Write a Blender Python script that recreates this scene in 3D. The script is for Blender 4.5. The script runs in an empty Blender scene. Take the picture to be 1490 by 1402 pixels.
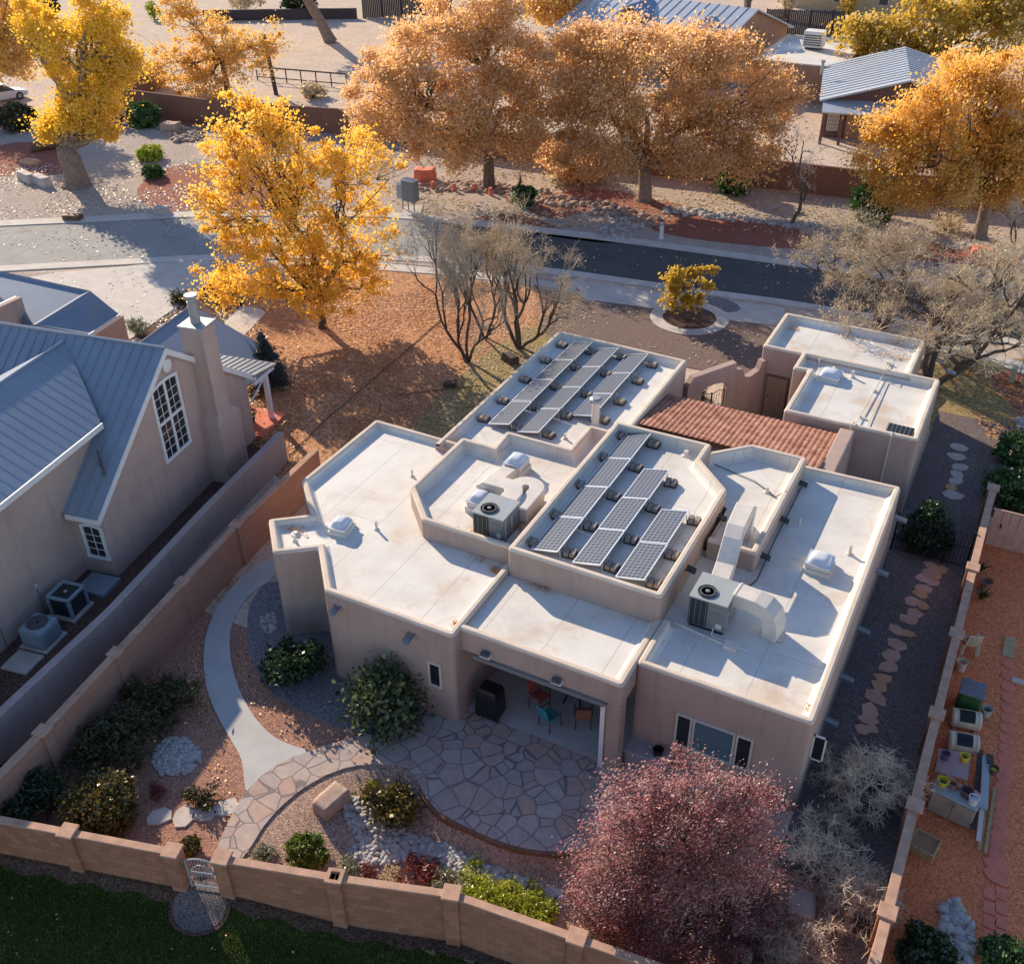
SKY,SUN,EXPO=0.135,4.9,0.57
import bpy, bmesh, math, random
import numpy as np
from mathutils import Vector, Matrix
R = math.radians
C = bpy.context.scene.collection
rng = np.random.default_rng(7)
random.seed(7)

# ---------------------------------------------------------------- camera model (house frame: X right along the facade, Y away)
CF, CTH, CYAW, CROLL, CH = 1495.9, R(34.294), R(28.135), R(-0.622), 24.0
_f = Vector((-math.sin(CYAW)*math.cos(CTH), math.cos(CYAW)*math.cos(CTH), -math.sin(CTH)))
_r0 = Vector((math.cos(CYAW), math.sin(CYAW), 0))
_u0 = _r0.cross(_f)
_r = _r0*math.cos(CROLL) + _u0*math.sin(CROLL)
_u = -_r0*math.sin(CROLL) + _u0*math.cos(CROLL)
CAM = Vector((0, 0, CH))
HF = Vector((-math.sin(CYAW), math.cos(CYAW), 0))
def ray(px, py): return _f*CF + _r*(px-745) - _u*(py-701)
def G(px, py, z=0.0):
    d = ray(px, py); t = (z-CH)/d.z
    return (d.x*t, d.y*t)
def onplane(px, py, p0, n):
    d = ray(px, py); n = Vector(n); t = (Vector(p0)-CAM).dot(n)/d.dot(n)
    return CAM + d*t
def at(px, py, uv):
    """point of the photo's ray standing as far away as ground point uv"""
    return onplane(px, py, (uv[0], uv[1], 0), HF)
def mpp(p): return (Vector(p)-CAM).dot(_f)/CF        # metres per photo pixel at p
BED = [(318,1262),(345,1250),(362,1240),(384,1205),(414,1172),(452,1143),(500,1121),(545,1115),(594,1121),(613,1152),(638,1183),(690,1211),(740,1231),(790,1241),(840,1240)]
BEDW = [G(*q) for q in BED] + [(-4.6,16.6),(-2.5,18.2),(0.85,18.2),(0.85,2),(-24,2),(-24,8),(-15.6,10.2)]
_bx = np.array(BEDW); 
def seg_dist(x, y):
    a = _bx; b = np.roll(_bx, -1, 0); d = b-a
    t = np.clip(((x-a[:,0])*d[:,0]+(y-a[:,1])*d[:,1])/(d**2).sum(1), 0, 1)
    return np.hypot(a[:,0]+t*d[:,0]-x, a[:,1]+t*d[:,1]-y).min()
def inside(x, y, P):
    c = False; n = len(P)
    for i in range(n):
        x1,y1 = P[i]; x2,y2 = P[(i+1)%n]
        if (y1>y) != (y2>y) and x < (x2-x1)*(y-y1)/(y2-y1)+x1: c = not c
    return c
def sst(a, b, x):
    t = min(1, max(0, (x-a)/(b-a))); return t*t*(3-2*t)
SW0, SWD = Vector((-18.4, 9.56)), Vector((13.3, 3.43)).normalized()
def terr(x, y):
    if y > 19 or x < -30 or x > 6: return 0.0
    z = 0.0
    if inside(x, y, BEDW):
        z -= 0.5*sst(0.0, 0.35, seg_dist(x, y))*sst(-14.6, -10.5, x)
    s = (y-SW0.y)*SWD.x-(x-SW0.x)*SWD.y          # >0 garden side of the south wall
    if s < 0: z -= 0.2*sst(0, .7, -s) + 0.10*min(6, max(0, -s-1.9))
    return z
def GT(px, py, dz=0.0):
    z = 0
    for _ in range(8): q = G(px, py, z+dz); z = terr(*q)
    return Vector((q[0], q[1], z))

# ---------------------------------------------------------------- objects
def tag(o, label=None, cat=None, group=None, kind=None):
    if label: o['label'] = label
    if cat: o['category'] = cat
    if group: o['group'] = group
    if kind: o['kind'] = kind
    return o
def empty(name, loc=(0,0,0), rz=0, **k):
    o = bpy.data.objects.new(name, None); C.objects.link(o)
    o.location = loc; o.rotation_euler = (0,0,rz); o.empty_display_size = .2
    return tag(o, **k)
def copy_tree(o, parent=None):
    c = o.copy(); C.objects.link(c)
    if parent is not None: c.parent = parent
    for ch in list(o.children): copy_tree(ch, c)
    return c
class MB:
    def __init__(s): s.v=[]; s.f=[]
    def add(s, vs, fs):
        k=len(s.v); s.v += [tuple(p) for p in vs]; s.f += [tuple(i+k for i in f) for f in fs]; return s
    def box(s, x0,x1,y0,y1,z0,z1, m=None):
        vs=[Vector((x,y,z)) for z in (z0,z1) for x,y in ((x0,y0),(x1,y0),(x1,y1),(x0,y1))]
        if m is not None: vs=[m@p for p in vs]
        return s.add(vs,[(3,2,1,0),(4,5,6,7),(0,1,5,4),(1,2,6,5),(2,3,7,6),(3,0,4,7)])
    def cbox(s, c, d, rz=0, tilt=None):
        m=Matrix.Translation(c)@Matrix.Rotation(rz,4,'Z')
        if tilt is not None: m=m@tilt
        return s.box(-d[0]/2,d[0]/2,-d[1]/2,d[1]/2,-d[2]/2,d[2]/2,m)
    def prism(s, P, z0, z1, bottom=True):
        n=len(P); vs=[(p[0],p[1],z0) for p in P]+[(p[0],p[1],z1) for p in P]
        fs=[tuple(range(n,2*n))]+([tuple(range(n-1,-1,-1))] if bottom else [])
        fs+=[(i,(i+1)%n,(i+1)%n+n,i+n) for i in range(n)]
        return s.add(vs,fs)
    def slab(s, P, t, d=None):
        """polygon of 3-D points thickened by t along -d (default its normal)"""
        P=[Vector(p) for p in P]; n=len(P); d=None if d is None else Vector(d)
        if d is None:
            d=(P[1]-P[0]).cross(P[2]-P[0]).normalized()
            if d.z<0: P=P[::-1]; d=-d
        Q=[p-d*t for p in P]
        return s.add(P+Q,[tuple(range(n)),tuple(range(2*n-1,n-1,-1))]+[(i,i+n,(i+1)%n+n,(i+1)%n) for i in range(n)])
    def tube(s, pts, rad, n=8, cap=True):
        pts=[Vector(p) for p in pts]; 
        if not hasattr(rad,'__len__'): rad=[rad]*len(pts)
        k=len(s.v); ref=None
        for i,p in enumerate(pts):
            d=(pts[min(i+1,len(pts)-1)]-pts[max(i-1,0)])
            d=d.normalized() if d.length>1e-9 else Vector((0,0,1))
            if ref is None: ref = Vector((1,0,0)) if abs(d.x)<.8 else Vector((0,1,0))
            a=d.cross(ref); a=a.normalized() if a.length>1e-6 else d.orthogonal().normalized()
            b=a.cross(d); ref=b
            for j in range(n):
                t=2*math.pi*j/n; q=p+(a*math.cos(t)+b*math.sin(t))*rad[i]; s.v.append(tuple(q))
        for i in range(len(pts)-1):
            for j in range(n):
                s.f.append((k+i*n+j,k+i*n+(j+1)%n,k+(i+1)*n+(j+1)%n,k+(i+1)*n+j))
        if cap: s.f.append(tuple(k+j for j in range(n-1,-1,-1))); s.f.append(tuple(k+(len(pts)-1)*n+j for j in range(n)))
        return s
    def lathe(s, prof, c=(0,0,0), n=20, sx=1, sy=1):
        k=len(s.v)
        for r,z in prof:
            for j in range(n):
                t=2*math.pi*j/n; s.v.append((c[0]+r*math.cos(t)*sx,c[1]+r*math.sin(t)*sy,c[2]+z))
        for i in range(len(prof)-1):
            for j in range(n): s.f.append((k+i*n+j,k+i*n+(j+1)%n,k+(i+1)*n+(j+1)%n,k+(i+1)*n+j))
        s.f.append(tuple(k+j for j in range(n-1,-1,-1))); s.f.append(tuple(k+(len(prof)-1)*n+j for j in range(n)))
        return s
    def build(s, name, mat, parent=None, smooth=False, bevel=0, label=None, **k):
        me=bpy.data.meshes.new(name); me.from_pydata(s.v,[],s.f); me.materials.append(mat)
        if smooth: me.polygons.foreach_set('use_smooth',[True]*len(me.polygons))
        me.update()
        o=bpy.data.objects.new(name,me); C.objects.link(o)
        if parent is not None: o.parent=parent
        if bevel:
            m=o.modifiers.new('bevel','BEVEL'); m.width=bevel; m.segments=2; m.limit_method='ANGLE'; m.angle_limit=R(40)
        return tag(o,label=label,**k)
def npmesh(name, V, F, mat, parent=None, smooth=False, **k):
    """numpy mesh, F of shape (n, 3|4)"""
    me=bpy.data.meshes.new(name); n,w=F.shape
    me.vertices.add(len(V)); me.vertices.foreach_set('co',np.asarray(V,np.float32).ravel())
    me.loops.add(n*w); me.loops.foreach_set('vertex_index',F.astype(np.int32).ravel())
    me.polygons.add(n); me.polygons.foreach_set('loop_start',np.arange(0,n*w,w,dtype=np.int32))
    me.polygons.foreach_set('loop_total',np.full(n,w,np.int32))
    if smooth: me.polygons.foreach_set('use_smooth',np.ones(n,bool))
    me.materials.append(mat); me.update(calc_edges=True); me.validate()
    o=bpy.data.objects.new(name,me); C.objects.link(o)
    if parent is not None: o.parent=parent
    return tag(o,**k)

# ---------------------------------------------------------------- materials
def srgb(h):
    h=h.lstrip('#'); c=[int(h[i:i+2],16)/255 for i in (0,2,4)]
    return tuple((x/12.92 if x<=.04045 else ((x+.055)/1.055)**2.4) for x in c)
class NT:
    def __init__(s,name):
        s.m=bpy.data.materials.new(name); s.m.use_nodes=True; s.t=s.m.node_tree; s.n=s.t.nodes; s.l=s.t.links
        s.b=s.n['Principled BSDF']; s.co=s.n.new('ShaderNodeTexCoord')
    def new(s,t,**k):
        o=s.n.new('ShaderNode'+t)
        for a,b in k.items():
            if a.startswith('i_'): o.inputs[a[2:].replace('_',' ')].default_value=b
            else: setattr(o,a,b)
        return o
    def link(s,a,b): s.l.new(a,b)
    def noise(s,scale,detail=4,rough=.6,vec=None):
        o=s.new('TexNoise',i_Scale=scale,i_Detail=detail,i_Roughness=rough); s.link(vec or s.co.outputs['Object'],o.inputs['Vector']); return o.outputs['Fac']
    def ramp(s,fac,stops):
        o=s.new('ValToRGB'); r=o.color_ramp
        while len(r.elements)<len(stops): r.elements.new(.5)
        for e,(p,c) in zip(r.elements,stops): e.position=p; e.color=(c[0],c[1],c[2],1)
        s.link(fac,o.inputs['Fac']); return o.outputs['Color']
    def mix(s,fac,a,b,mode='MIX'):
        o=s.new('Mix',data_type='RGBA',blend_type=mode)
        for i,x in ((0,fac),(6,a),(7,b)):
            if hasattr(x,'node'): s.link(x,o.inputs[i])
            elif i==0: o.inputs[0].default_value=x
            else: o.inputs[i].default_value=(x[0],x[1],x[2],1)
        return o.outputs[2]
    def bump(s,h,strength=.3,dist=.02,prev=None):
        o=s.new('Bump',i_Strength=strength,i_Distance=dist); s.link(h,o.inputs['Height'])
        if prev is not None: s.link(prev,o.inputs['Normal'])
        s.link(o.outputs[0],s.b.inputs['Normal']); return o.outputs[0]
    def done(s,col,rough=.8,metal=0,spec=.3):
        if hasattr(col,'node'): s.link(col,s.b.inputs['Base Color'])
        else: s.b.inputs['Base Color'].default_value=(*col,1)
        s.b.inputs['Roughness'].default_value=rough; s.b.inputs['Metallic'].default_value=metal
        s.b.inputs['Specular IOR Level'].default_value=spec
        return s.m
def sc(c,k): return tuple(min(1,x*k) for x in c)
def M(name,c,rough=.8,var=.18,scale=3,bump=0,bscale=60,metal=0,spec=.3,c2=None,fine=0,bdist=.02,detail=5):
    t=NT(name); n=t.noise(scale,detail)
    col=t.ramp(n,[(.3,sc(c,1-var)),(.7,c2 or sc(c,1+var))])
    if fine: 
        n2=t.noise(bscale,2,.7); col=t.mix(fine,col,t.ramp(n2,[(.3,sc(c,.45)),(.7,sc(c,1.6))]))
    if bump: t.bump(t.noise(bscale,3,.6),bump,bdist)
    return t.done(col,rough,metal,spec)
def leafmat(name,cols,trans=.35,rough=.6):
    t=NT(name); g=t.new('NewGeometry'); n=len(cols)
    nz=t.noise(.55,3,.6); m1=t.new('Math',operation='MULTIPLY_ADD'); t.link(nz,m1.inputs[0]); m1.inputs[1].default_value=1.5; m1.inputs[2].default_value=-.75
    m2=t.new('Math',operation='ADD',use_clamp=True); t.link(m1.outputs[0],m2.inputs[0]); t.link(g.outputs['Random Per Island'],m2.inputs[1])
    col=t.ramp(m2.outputs[0],[(i/max(1,n-1),c) for i,c in enumerate(cols)])
    d=t.new('BsdfDiffuse'); tr=t.new('BsdfTranslucent'); gl=t.new('BsdfGlossy',i_Roughness=.38); mx=t.new('MixShader',i_Fac=trans); mg=t.new('MixShader',i_Fac=.05)
    t.link(col,d.inputs[0]); t.link(col,tr.inputs[0])
    t.link(d.outputs[0],mx.inputs[1]); t.link(tr.outputs[0],mx.inputs[2])
    t.link(mx.outputs[0],mg.inputs[1]); t.link(gl.outputs[0],mg.inputs[2])
    t.link(mg.outputs[0],t.n['Material Output'].inputs[0]); return t.m

def stucco(name,c):
    t=NT(name); n=t.noise(.6,5); col=t.ramp(n,[(.3,sc(c,.88)),(.7,sc(c,1.08))])
    w=t.new('Mapping'); t.link(t.co.outputs['Object'],w.inputs[0]); w.inputs['Scale'].default_value=(2.5,2.5,.25)
    st=t.noise(1.2,4,.7,w.outputs[0]); col=t.mix(t.ramp(st,[(.5,(0,0,0)),(.78,(.55,)*3)]),col,sc(c,.66))
    t.bump(t.noise(35,4,.7),.25,.02); return t.done(col,.92,spec=.15)
def membrane():
    t=NT('roof_membrane'); c=(.72,.69,.63)
    n=t.noise(.45,6,.65); col=t.ramp(n,[(.32,(.60,.56,.50)),(.55,c),(.8,(.76,.735,.68))])
    s=t.noise(.42,6,.65,None); col=t.mix(t.ramp(s,[(.53,(0,0,0)),(.67,(.7,)*3)]),col,(.55,.40,.27))
    vd=t.new('TexNoise',i_Scale=.7,i_Detail=3.0); t.link(t.co.outputs['Object'],vd.inputs['Vector']); wv=t.mix(1.6,t.co.outputs['Object'],vd.outputs['Color'],'ADD')
    vr=t.new('TexVoronoi',i_Scale=.3); t.link(wv,vr.inputs['Vector']); rg=t.ramp(vr.outputs['Distance'],[(.26,(0,0,0)),(.34,(.16,)*3),(.36,(.26,)*3),(.375,(0,0,0))]); col=t.mix(rg,col,(.47,.40,.32))
    s2=t.noise(2.4,6,.75); col=t.mix(t.ramp(s2,[(.6,(0,0,0)),(.78,(.45,)*3)]),col,(.42,.35,.28))
    b=t.new('TexBrick',i_Scale=1.0); b.inputs['Brick Width'].default_value=9; b.inputs['Row Height'].default_value=1.9; b.inputs['Mortar Size'].default_value=.018; b.inputs['Mortar Smooth'].default_value=.3
    b.inputs['Color1'].default_value=(0,0,0,1); b.inputs['Color2'].default_value=(0,0,0,1); b.inputs['Mortar'].default_value=(1,1,1,1)
    mp=t.new('Mapping'); t.link(t.co.outputs['Object'],mp.inputs[0]); mp.inputs['Rotation'].default_value=(0,0,R(90)); t.link(mp.outputs[0],b.inputs['Vector'])
    sm=t.new('Math',operation='MULTIPLY'); t.link(b.outputs['Color'],sm.inputs[0]); sm.inputs[1].default_value=.7
    col=t.mix(sm.outputs[0],col,(.42,.4,.37))
    t.bump(t.noise(1.1,5,.6),.35,.05); return t.done(col,.62,spec=.3)
def gravel(name,c,scale=28,spread=.55,tint=None,leaf=None,lthr=.62,bump=.6):
    """loose stones: voronoi cells of differing tone, big soft patches"""
    t=NT(name); v=t.new('TexVoronoi',i_Scale=scale); t.link(t.co.outputs['Object'],v.inputs['Vector'])
    sp=t.new('SeparateColor'); t.link(v.outputs['Color'],sp.inputs[0])
    col=t.ramp(sp.outputs[0],[(0,sc(c,1-spread)),(.5,c),(1,sc(c,1+spread))])
    big=t.noise(.35,5,.6); col=t.mix(t.ramp(big,[(.35,(0,0,0)),(.7,(.5,)*3)]),col,tint or sc(c,.75))
    if leaf is not None:
        n=t.noise(5.5,5,.75); col=t.mix(t.ramp(n,[(lthr,(0,0,0)),(lthr+.12,(.85,)*3)]),col,leaf)
    t.bump(v.outputs['Distance'],bump,.03); return t.done(col,.95,spec=.15)
def blockwall(name,c,bw=.4,bh=.2,mort=.008,var=.22):
    t=NT(name); b=t.new('TexBrick',i_Scale=1.0); b.inputs['Brick Width'].default_value=bw; b.inputs['Row Height'].default_value=bh; b.inputs['Mortar Size'].default_value=mort
    b.inputs['Color1'].default_value=(*sc(c,1-var),1); b.inputs['Color2'].default_value=(*sc(c,1+var*.6),1); b.inputs['Mortar'].default_value=(*sc(c,.6),1)
    x=t.new('SeparateXYZ'); t.link(t.co.outputs['Object'],x.inputs[0])
    ad=t.new('Math',operation='ADD'); t.link(x.outputs[0],ad.inputs[0]); 
    m3=t.new('Math',operation='MULTIPLY'); m3.inputs[1].default_value=.9; t.link(x.outputs[1],m3.inputs[0]); t.link(m3.outputs[0],ad.inputs[1])
    cb=t.new('CombineXYZ'); t.link(ad.outputs[0],cb.inputs[0]); t.link(x.outputs[2],cb.inputs[1]); t.link(cb.outputs[0],b.inputs['Vector'])
    n=t.noise(.8,5); col=t.mix(t.ramp(n,[(.35,(0,0,0)),(.75,(.5,)*3)]),b.outputs['Color'],sc(c,.78))
    nb=t.bump(t.noise(40,3),.25,.015); t.bump(b.outputs['Fac'],-.3,.01,nb); return t.done(col,.93,spec=.15)
def flagstone(name,cols,scale=1.35,grout=(.10,.085,.09)):
    t=NT(name); nz=t.new('TexNoise',i_Scale=1.2,i_Detail=2.0); t.link(t.co.outputs['Object'],nz.inputs['Vector'])
    wv=t.mix(.12,t.co.outputs['Object'],nz.outputs['Color'],'ADD')
    v=t.new('TexVoronoi',i_Scale=scale); t.link(wv,v.inputs['Vector']); e=t.new('TexVoronoi',i_Scale=scale,feature='DISTANCE_TO_EDGE'); t.link(wv,e.inputs['Vector'])
    v.inputs['Randomness'].default_value=1; e.inputs['Randomness'].default_value=1
    sp=t.new('SeparateColor'); t.link(v.outputs['Color'],sp.inputs[0])
    col=t.ramp(sp.outputs[0],[(i/(len(cols)-1),c) for i,c in enumerate(cols)])
    col=t.mix(.45,col,t.ramp(t.noise(4,6,.7),[(.3,(.16,.13,.12)),(.7,(.42,.35,.31))]),'MIX')
    m=t.ramp(e.outputs['Distance'],[(.018,(1,1,1)),(.04,(0,0,0))]); col=t.mix(m,col,grout)
    t.bump(m,-.5,.02); return t.done(col,.8,spec=.25)
def metalroof(name,c,axis=0,ang=0,pitch=.4):
    return M(name,c,.42,.06,.5,metal=.55,spec=.5)
MT={}
MT['stucco']=stucco('tan_stucco',(.46,.34,.285)); MT['cap']=M('parapet_coping',(.66,.55,.44),.9,.12,1.5,bump=.2,bscale=35); MT['membrane']=membrane()  # cap: parapet tops lightened, sunlight painted into the colour
MT['stucco_n']=stucco('neighbour_stucco',(.49,.365,.315)); MT['stucco_w']=stucco('stucco_fence',(.44,.36,.33))
MT['glass']=NT('dark_glass').done((.02,.025,.03),.06,spec=.6)
MT['blueglass']=NT('shaded_glass').done((.10,.17,.22),.08,spec=.6)
MT['white']=M('white_paint',(.75,.74,.72),.5,.05); MT['vinyl']=M('beige_vinyl',(.60,.56,.50),.5,.05)
MT['grey']=M('grey_paint',(.19,.20,.20),.5,.08,spec=.4); MT['dgrey']=M('dark_grey_metal',(.09,.095,.10),.5,.15)
MT['ltop']=M('pale_grey_metal',(.36,.385,.38),.45,.08,.9); MT['coil']=M('dark_coil_fins',(.035,.04,.045),.6,.2,40)
MT['black']=M('black_metal',(.015,.015,.017),.5,.2); MT['galv']=M('galvanised_metal',(.36,.37,.38),.5,.15,6,metal=.4,spec=.4)
MT['duct']=M('coated_duct',(.66,.60,.53),.55,.14,1.6,bump=.15,bscale=5); MT['dome']=NT('acrylic_dome').done((.62,.65,.69),.18,spec=.6)
MT['wood']=M('brown_wood',(.16,.085,.05),.7,.3,9); MT['dwood']=M('dark_weathered_wood',(.075,.06,.06),.85,.35,6); MT['pine']=M('pale_pine_boards',(.42,.31,.17),.75,.25,8)
MT['terracotta']=M('terracotta_clay',(.31,.115,.07),.8,.35,2.5,bump=.2,bscale=30,c2=(.46,.24,.17))
MT['rubble']=M('ballast_concrete',(.34,.27,.22),.9,.3,7); MT['tray']=M('ballast_tray',(.06,.055,.055),.6,.2)
MT['frame_al']=M('panel_aluminium',(.72,.73,.75),.35,.05,metal=.6)
def panelmat():
    t=NT('solar_cells'); b=t.new('TexBrick',i_Scale=1.0,offset=0.0); b.inputs['Brick Width'].default_value=.1483; b.inputs['Row Height'].default_value=.155; b.inputs['Mortar Size'].default_value=.0065; b.inputs['Mortar Smooth'].default_value=0
    b.inputs['Color1'].default_value=(.062,.068,.085,1); b.inputs['Color2'].default_value=(.075,.082,.098,1); b.inputs['Mortar'].default_value=(.40,.42,.45,1)
    mp=t.new('Mapping'); mp.inputs['Location'].default_value=(.445,.93,0); t.link(t.co.outputs['Object'],mp.inputs[0]); t.link(mp.outputs[0],b.inputs['Vector'])
    m=t.done(b.outputs['Color'],.3,spec=.5); return m
MT['cells']=panelmat()
MT['bark']=M('grey_brown_bark',(.15,.115,.09),.95,.4,6,bump=.6,bscale=14,bdist=.06); MT['bark_pale']=M('pale_bark',(.25,.19,.145),.95,.35,4,bump=.6,bscale=9,bdist=.08)
MT['twig']=M('tan_twigs',(.70,.54,.36),.9,.3,1.2,c2=(.60,.49,.36)); MT['twig_g']=M('grey_twigs',(.80,.65,.49),.9,.25,1.5); MT['bark_dark']=M('dark_bark',(.105,.078,.062),.95,.3,6)
MT['concrete']=M('concrete',(.53,.49,.44),.85,.14,1.2,bump=.12,bscale=30,fine=.08); MT['conc_blue']=M('path_concrete',(.46,.45,.43),.85,.1,1.2,bump=.1,bscale=30,fine=.06)
MT['fiber']=M('brown_pink_block',(.34,.21,.165),.9,.15,2)
MT['redclay']=M('red_paver',(.66,.20,.125),.85,.18,4,bump=.15,bscale=40)
def rockmat(name,cols):
    t=NT(name); g=t.new('NewGeometry'); col=t.ramp(g.outputs['Random Per Island'],[(i/(len(cols)-1),c) for i,c in enumerate(cols)])
    col=t.mix(.3,col,t.ramp(t.noise(14,5),[(.3,(.1,.09,.08)),(.7,(.6,.57,.53))])); return t.done(col,.85,spec=.25)
MT['rivrock']=rockmat('river_rock',[(.30,.29,.29),(.45,.43,.41),(.56,.54,.52),(.40,.31,.26),(.50,.47,.42)])
MT['redrock']=rockmat('red_rock',[(.33,.17,.11),(.40,.25,.17),(.36,.28,.22),(.25,.14,.1)])
MT['sandstone']=M('sandstone',(.46,.33,.25),.9,.2,3,bump=.3,bscale=14); MT['flag_pink']=M('pink_flagstone',(.62,.36,.27),.85,.2,1.5,bump=.25,bscale=16,fine=.1); MT['flag_gold']=M('golden_flagstone',(.62,.33,.18),.85,.2,1.5,bump=.25,bscale=16,fine=.1)
MT['flag_pale']=M('pale_flagstone',(.52,.45,.40),.85,.15,2,bump=.2,bscale=16)
Y=lambda *h:[srgb(x) for x in h]
MT['lf_yellow']=leafmat('yellow_leaves',[(.84,.50,.03),(.92,.62,.04),(.95,.68,.08),(.82,.44,.02),(.90,.64,.20)],.5)
MT['lf_ash']=leafmat('golden_ash_leaves',[(.92,.50,.03),(.95,.58,.06),(.95,.67,.18),(.88,.43,.02)],.58)
MT['lf_orange']=leafmat('copper_cottonwood_leaves',[(.70,.36,.11),(.80,.48,.22),(.88,.62,.40),(.76,.42,.08),(.90,.68,.48),(.66,.36,.06)],.56)
MT['lf_amber']=leafmat('amber_cottonwood_leaves',[(.80,.42,.05),(.88,.52,.09),(.90,.62,.28),(.84,.47,.03),(.90,.68,.38)],.5)
MT['lf_olive']=leafmat('olive_gold_leaves',[(.55,.38,.04),(.72,.48,.05),(.42,.33,.06),(.80,.50,.07),(.62,.46,.22)],.48)
MT['lf_purple']=leafmat('purple_plum_leaves',[(.30,.075,.095),(.42,.15,.155),(.56,.33,.31),(.34,.115,.125),(.70,.53,.48),(.48,.33,.31)],.4)
MT['lf_dark']=leafmat('dark_evergreen_leaves',[(.020,.045,.016),(.035,.065,.022),(.05,.085,.03),(.03,.05,.02)],.2)
MT['lf_box']=leafmat('clipped_shrub_leaves',[(.035,.085,.022),(.06,.13,.032),(.10,.19,.045)],.25)
MT['lf_jun']=leafmat('juniper_sprays',[(.06,.065,.02),(.09,.085,.03),(.05,.055,.022),(.12,.105,.04)],.2)
MT['lf_gold']=leafmat('gold_tipped_leaves',[(.09,.075,.015),(.15,.115,.02),(.20,.14,.03),(.07,.065,.02)],.25)
MT['lf_lime']=leafmat('lime_groundcover',[(.36,.42,.03),(.48,.52,.05),(.28,.34,.03),(.58,.54,.08)],.3)
MT['lf_green']=leafmat('bright_green_leaves',[(.11,.16,.02),(.17,.22,.03),(.22,.25,.04)],.3)
MT['lf_rose']=leafmat('glossy_shrub_leaves',[(.03,.06,.02),(.05,.09,.03),(.10,.14,.05),(.26,.26,.12),(.04,.07,.03)],.25)
MT['lf_red']=leafmat('red_foliage',[(.24,.04,.04),(.34,.09,.07),(.20,.05,.04),(.40,.18,.12)],.3)
MT['lf_sage']=leafmat('grey_green_foliage',[(.20,.23,.13),(.30,.32,.20),(.24,.25,.16),(.38,.37,.25)],.25)
MT['lf_spruce']=leafmat('blue_spruce_needles',[(.035,.055,.05),(.05,.075,.07),(.07,.095,.085)],.15)
MT['lf_tan']=leafmat('dry_tan_leaves',[(.68,.53,.30),(.78,.64,.40),(.58,.46,.27),(.74,.60,.44)],.35)
MT['lf_litter']=leafmat('fallen_leaf_litter',[(.50,.19,.045),(.64,.31,.10),(.68,.42,.24),(.40,.15,.04),(.74,.54,.38)],.15)
MT['lf_pale']=leafmat('pale_fallen_leaves',[(.60,.52,.42),(.68,.60,.50),(.52,.42,.28)],.1)
MT['grass']=leafmat('lawn_grass_blades',[(.06,.095,.014),(.10,.14,.02),(.15,.185,.026),(.075,.115,.016)],.3)
MT['drygrass']=leafmat('dry_grass_blades',[(.62,.27,.11),(.54,.21,.09),(.7,.38,.2)],.3)
# ================================================================ THE HOUSE
def based(root, L):
    root.location = L
    for ch in root.children: ch.location = Vector(ch.location) - Vector(L)
    return root
def offs(P, d):
    n=len(P); out=[]
    for i in range(n):
        a,b,c=Vector(P[i-1]),Vector(P[i]),Vector(P[(i+1)%n])
        d1=(b-a).normalized(); d2=(c-b).normalized()
        n1=Vector((-d1.y,d1.x)); n2=Vector((-d2.y,d2.x))
        p1=b+n1*d[i-1]; p2=b+n2*d[i]
        cr=d1.x*d2.y-d1.y*d2.x
        if abs(cr)<1e-3: out.append(p1)
        else:
            w=p2-p1; t=(w.x*d2.y-w.y*d2.x)/cr; out.append(p1+d1*t)
    return out
def block(root, P, z, deck, openE=(), z0=0.0, mat=None, dmat=None, cmat=None):
    n0=len(P); on0=[0 if i in openE else 1 for i in range(n0)]; rnd=[bool(on0[i-1] and on0[i]) for i in range(n0)]; on=[]
    for i in range(n0): on+=[1]*4 if rnd[i] else [on0[i]]
    n=len(on)
    def rings(prof):
        vs=[]
        for o,zz in prof:
            O=offs(P,[o*k for k in on0])
            for i in range(n0):
                a,b,c=O[i-1],O[i],O[(i+1)%n0]
                if rnd[i]:
                    r=min(max(.012,.15-o),.25*(a-b).length,.25*(c-b).length); s,e=b+(a-b).normalized()*r,b+(c-b).normalized()*r
                    for t in (0,.33,.67,1): q=s*(1-t)**2+b*2*t*(1-t)+e*t*t; vs.append((q.x,q.y,zz))
                else: vs.append((b.x,b.y,zz))
        return vs
    def mesh(prof,fill):
        m=MB(); vs=rings(prof); fs=[]
        for k in range(len(prof)-1):
            for i in range(n):
                if not on[i] and prof[k][0]+prof[k+1][0]>0: continue
                j=(i+1)%n; fs.append((k*n+i,k*n+j,(k+1)*n+j,(k+1)*n+i))
        if fill: b=(len(prof)-1)*n; fs.append(tuple(range(b,b+n)))
        return m.add(vs,fs)
    w=mesh([(0,z0),(0,z-.09)],False); mesh([(0,z-.09),(.02,z-.03),(.06,z),(.17,z),(.205,z-.025),(.22,z-.06)],False).build('coping',cmat or MT['cap'],root)  # top ring gets the sun-lightened colour, the wall the plain stucco
    if z0>0: w.add([(p[0],p[1],z0) for p in P],[tuple(range(n0-1,-1,-1))])
    w.build('wall',mat or MT['stucco'],root)
    mesh([(.22,z-.06),(.225,deck+.16),(.26,deck+.07),(.38,deck)],True).build('roof_deck',dmat or MT['membrane'],root)
house=empty('adobe_house',label='tan stucco flat-roofed house of many stepped blocks in the centre of the photo',cat='house')
W_=[(-11.94,18.6),(-11.94,22.6),(-15.25,22.6),(-16.6,23.95),(-16.6,27.80),(-20.83,27.83),(-20.83,23.1),(-19.28,21.62),(-20.4,20.73),(-19.07,19.33),(-17.93,20.2),(-16.47,18.58)]
block(house,W_,3.6,3.35,{1,2,3})
block(house,[(-11.97,19.03),(-6.82,19.03),(-6.82,22.1),(-11.97,22.1)],3.58,3.38,{2,3},z0=2.75)
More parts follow.
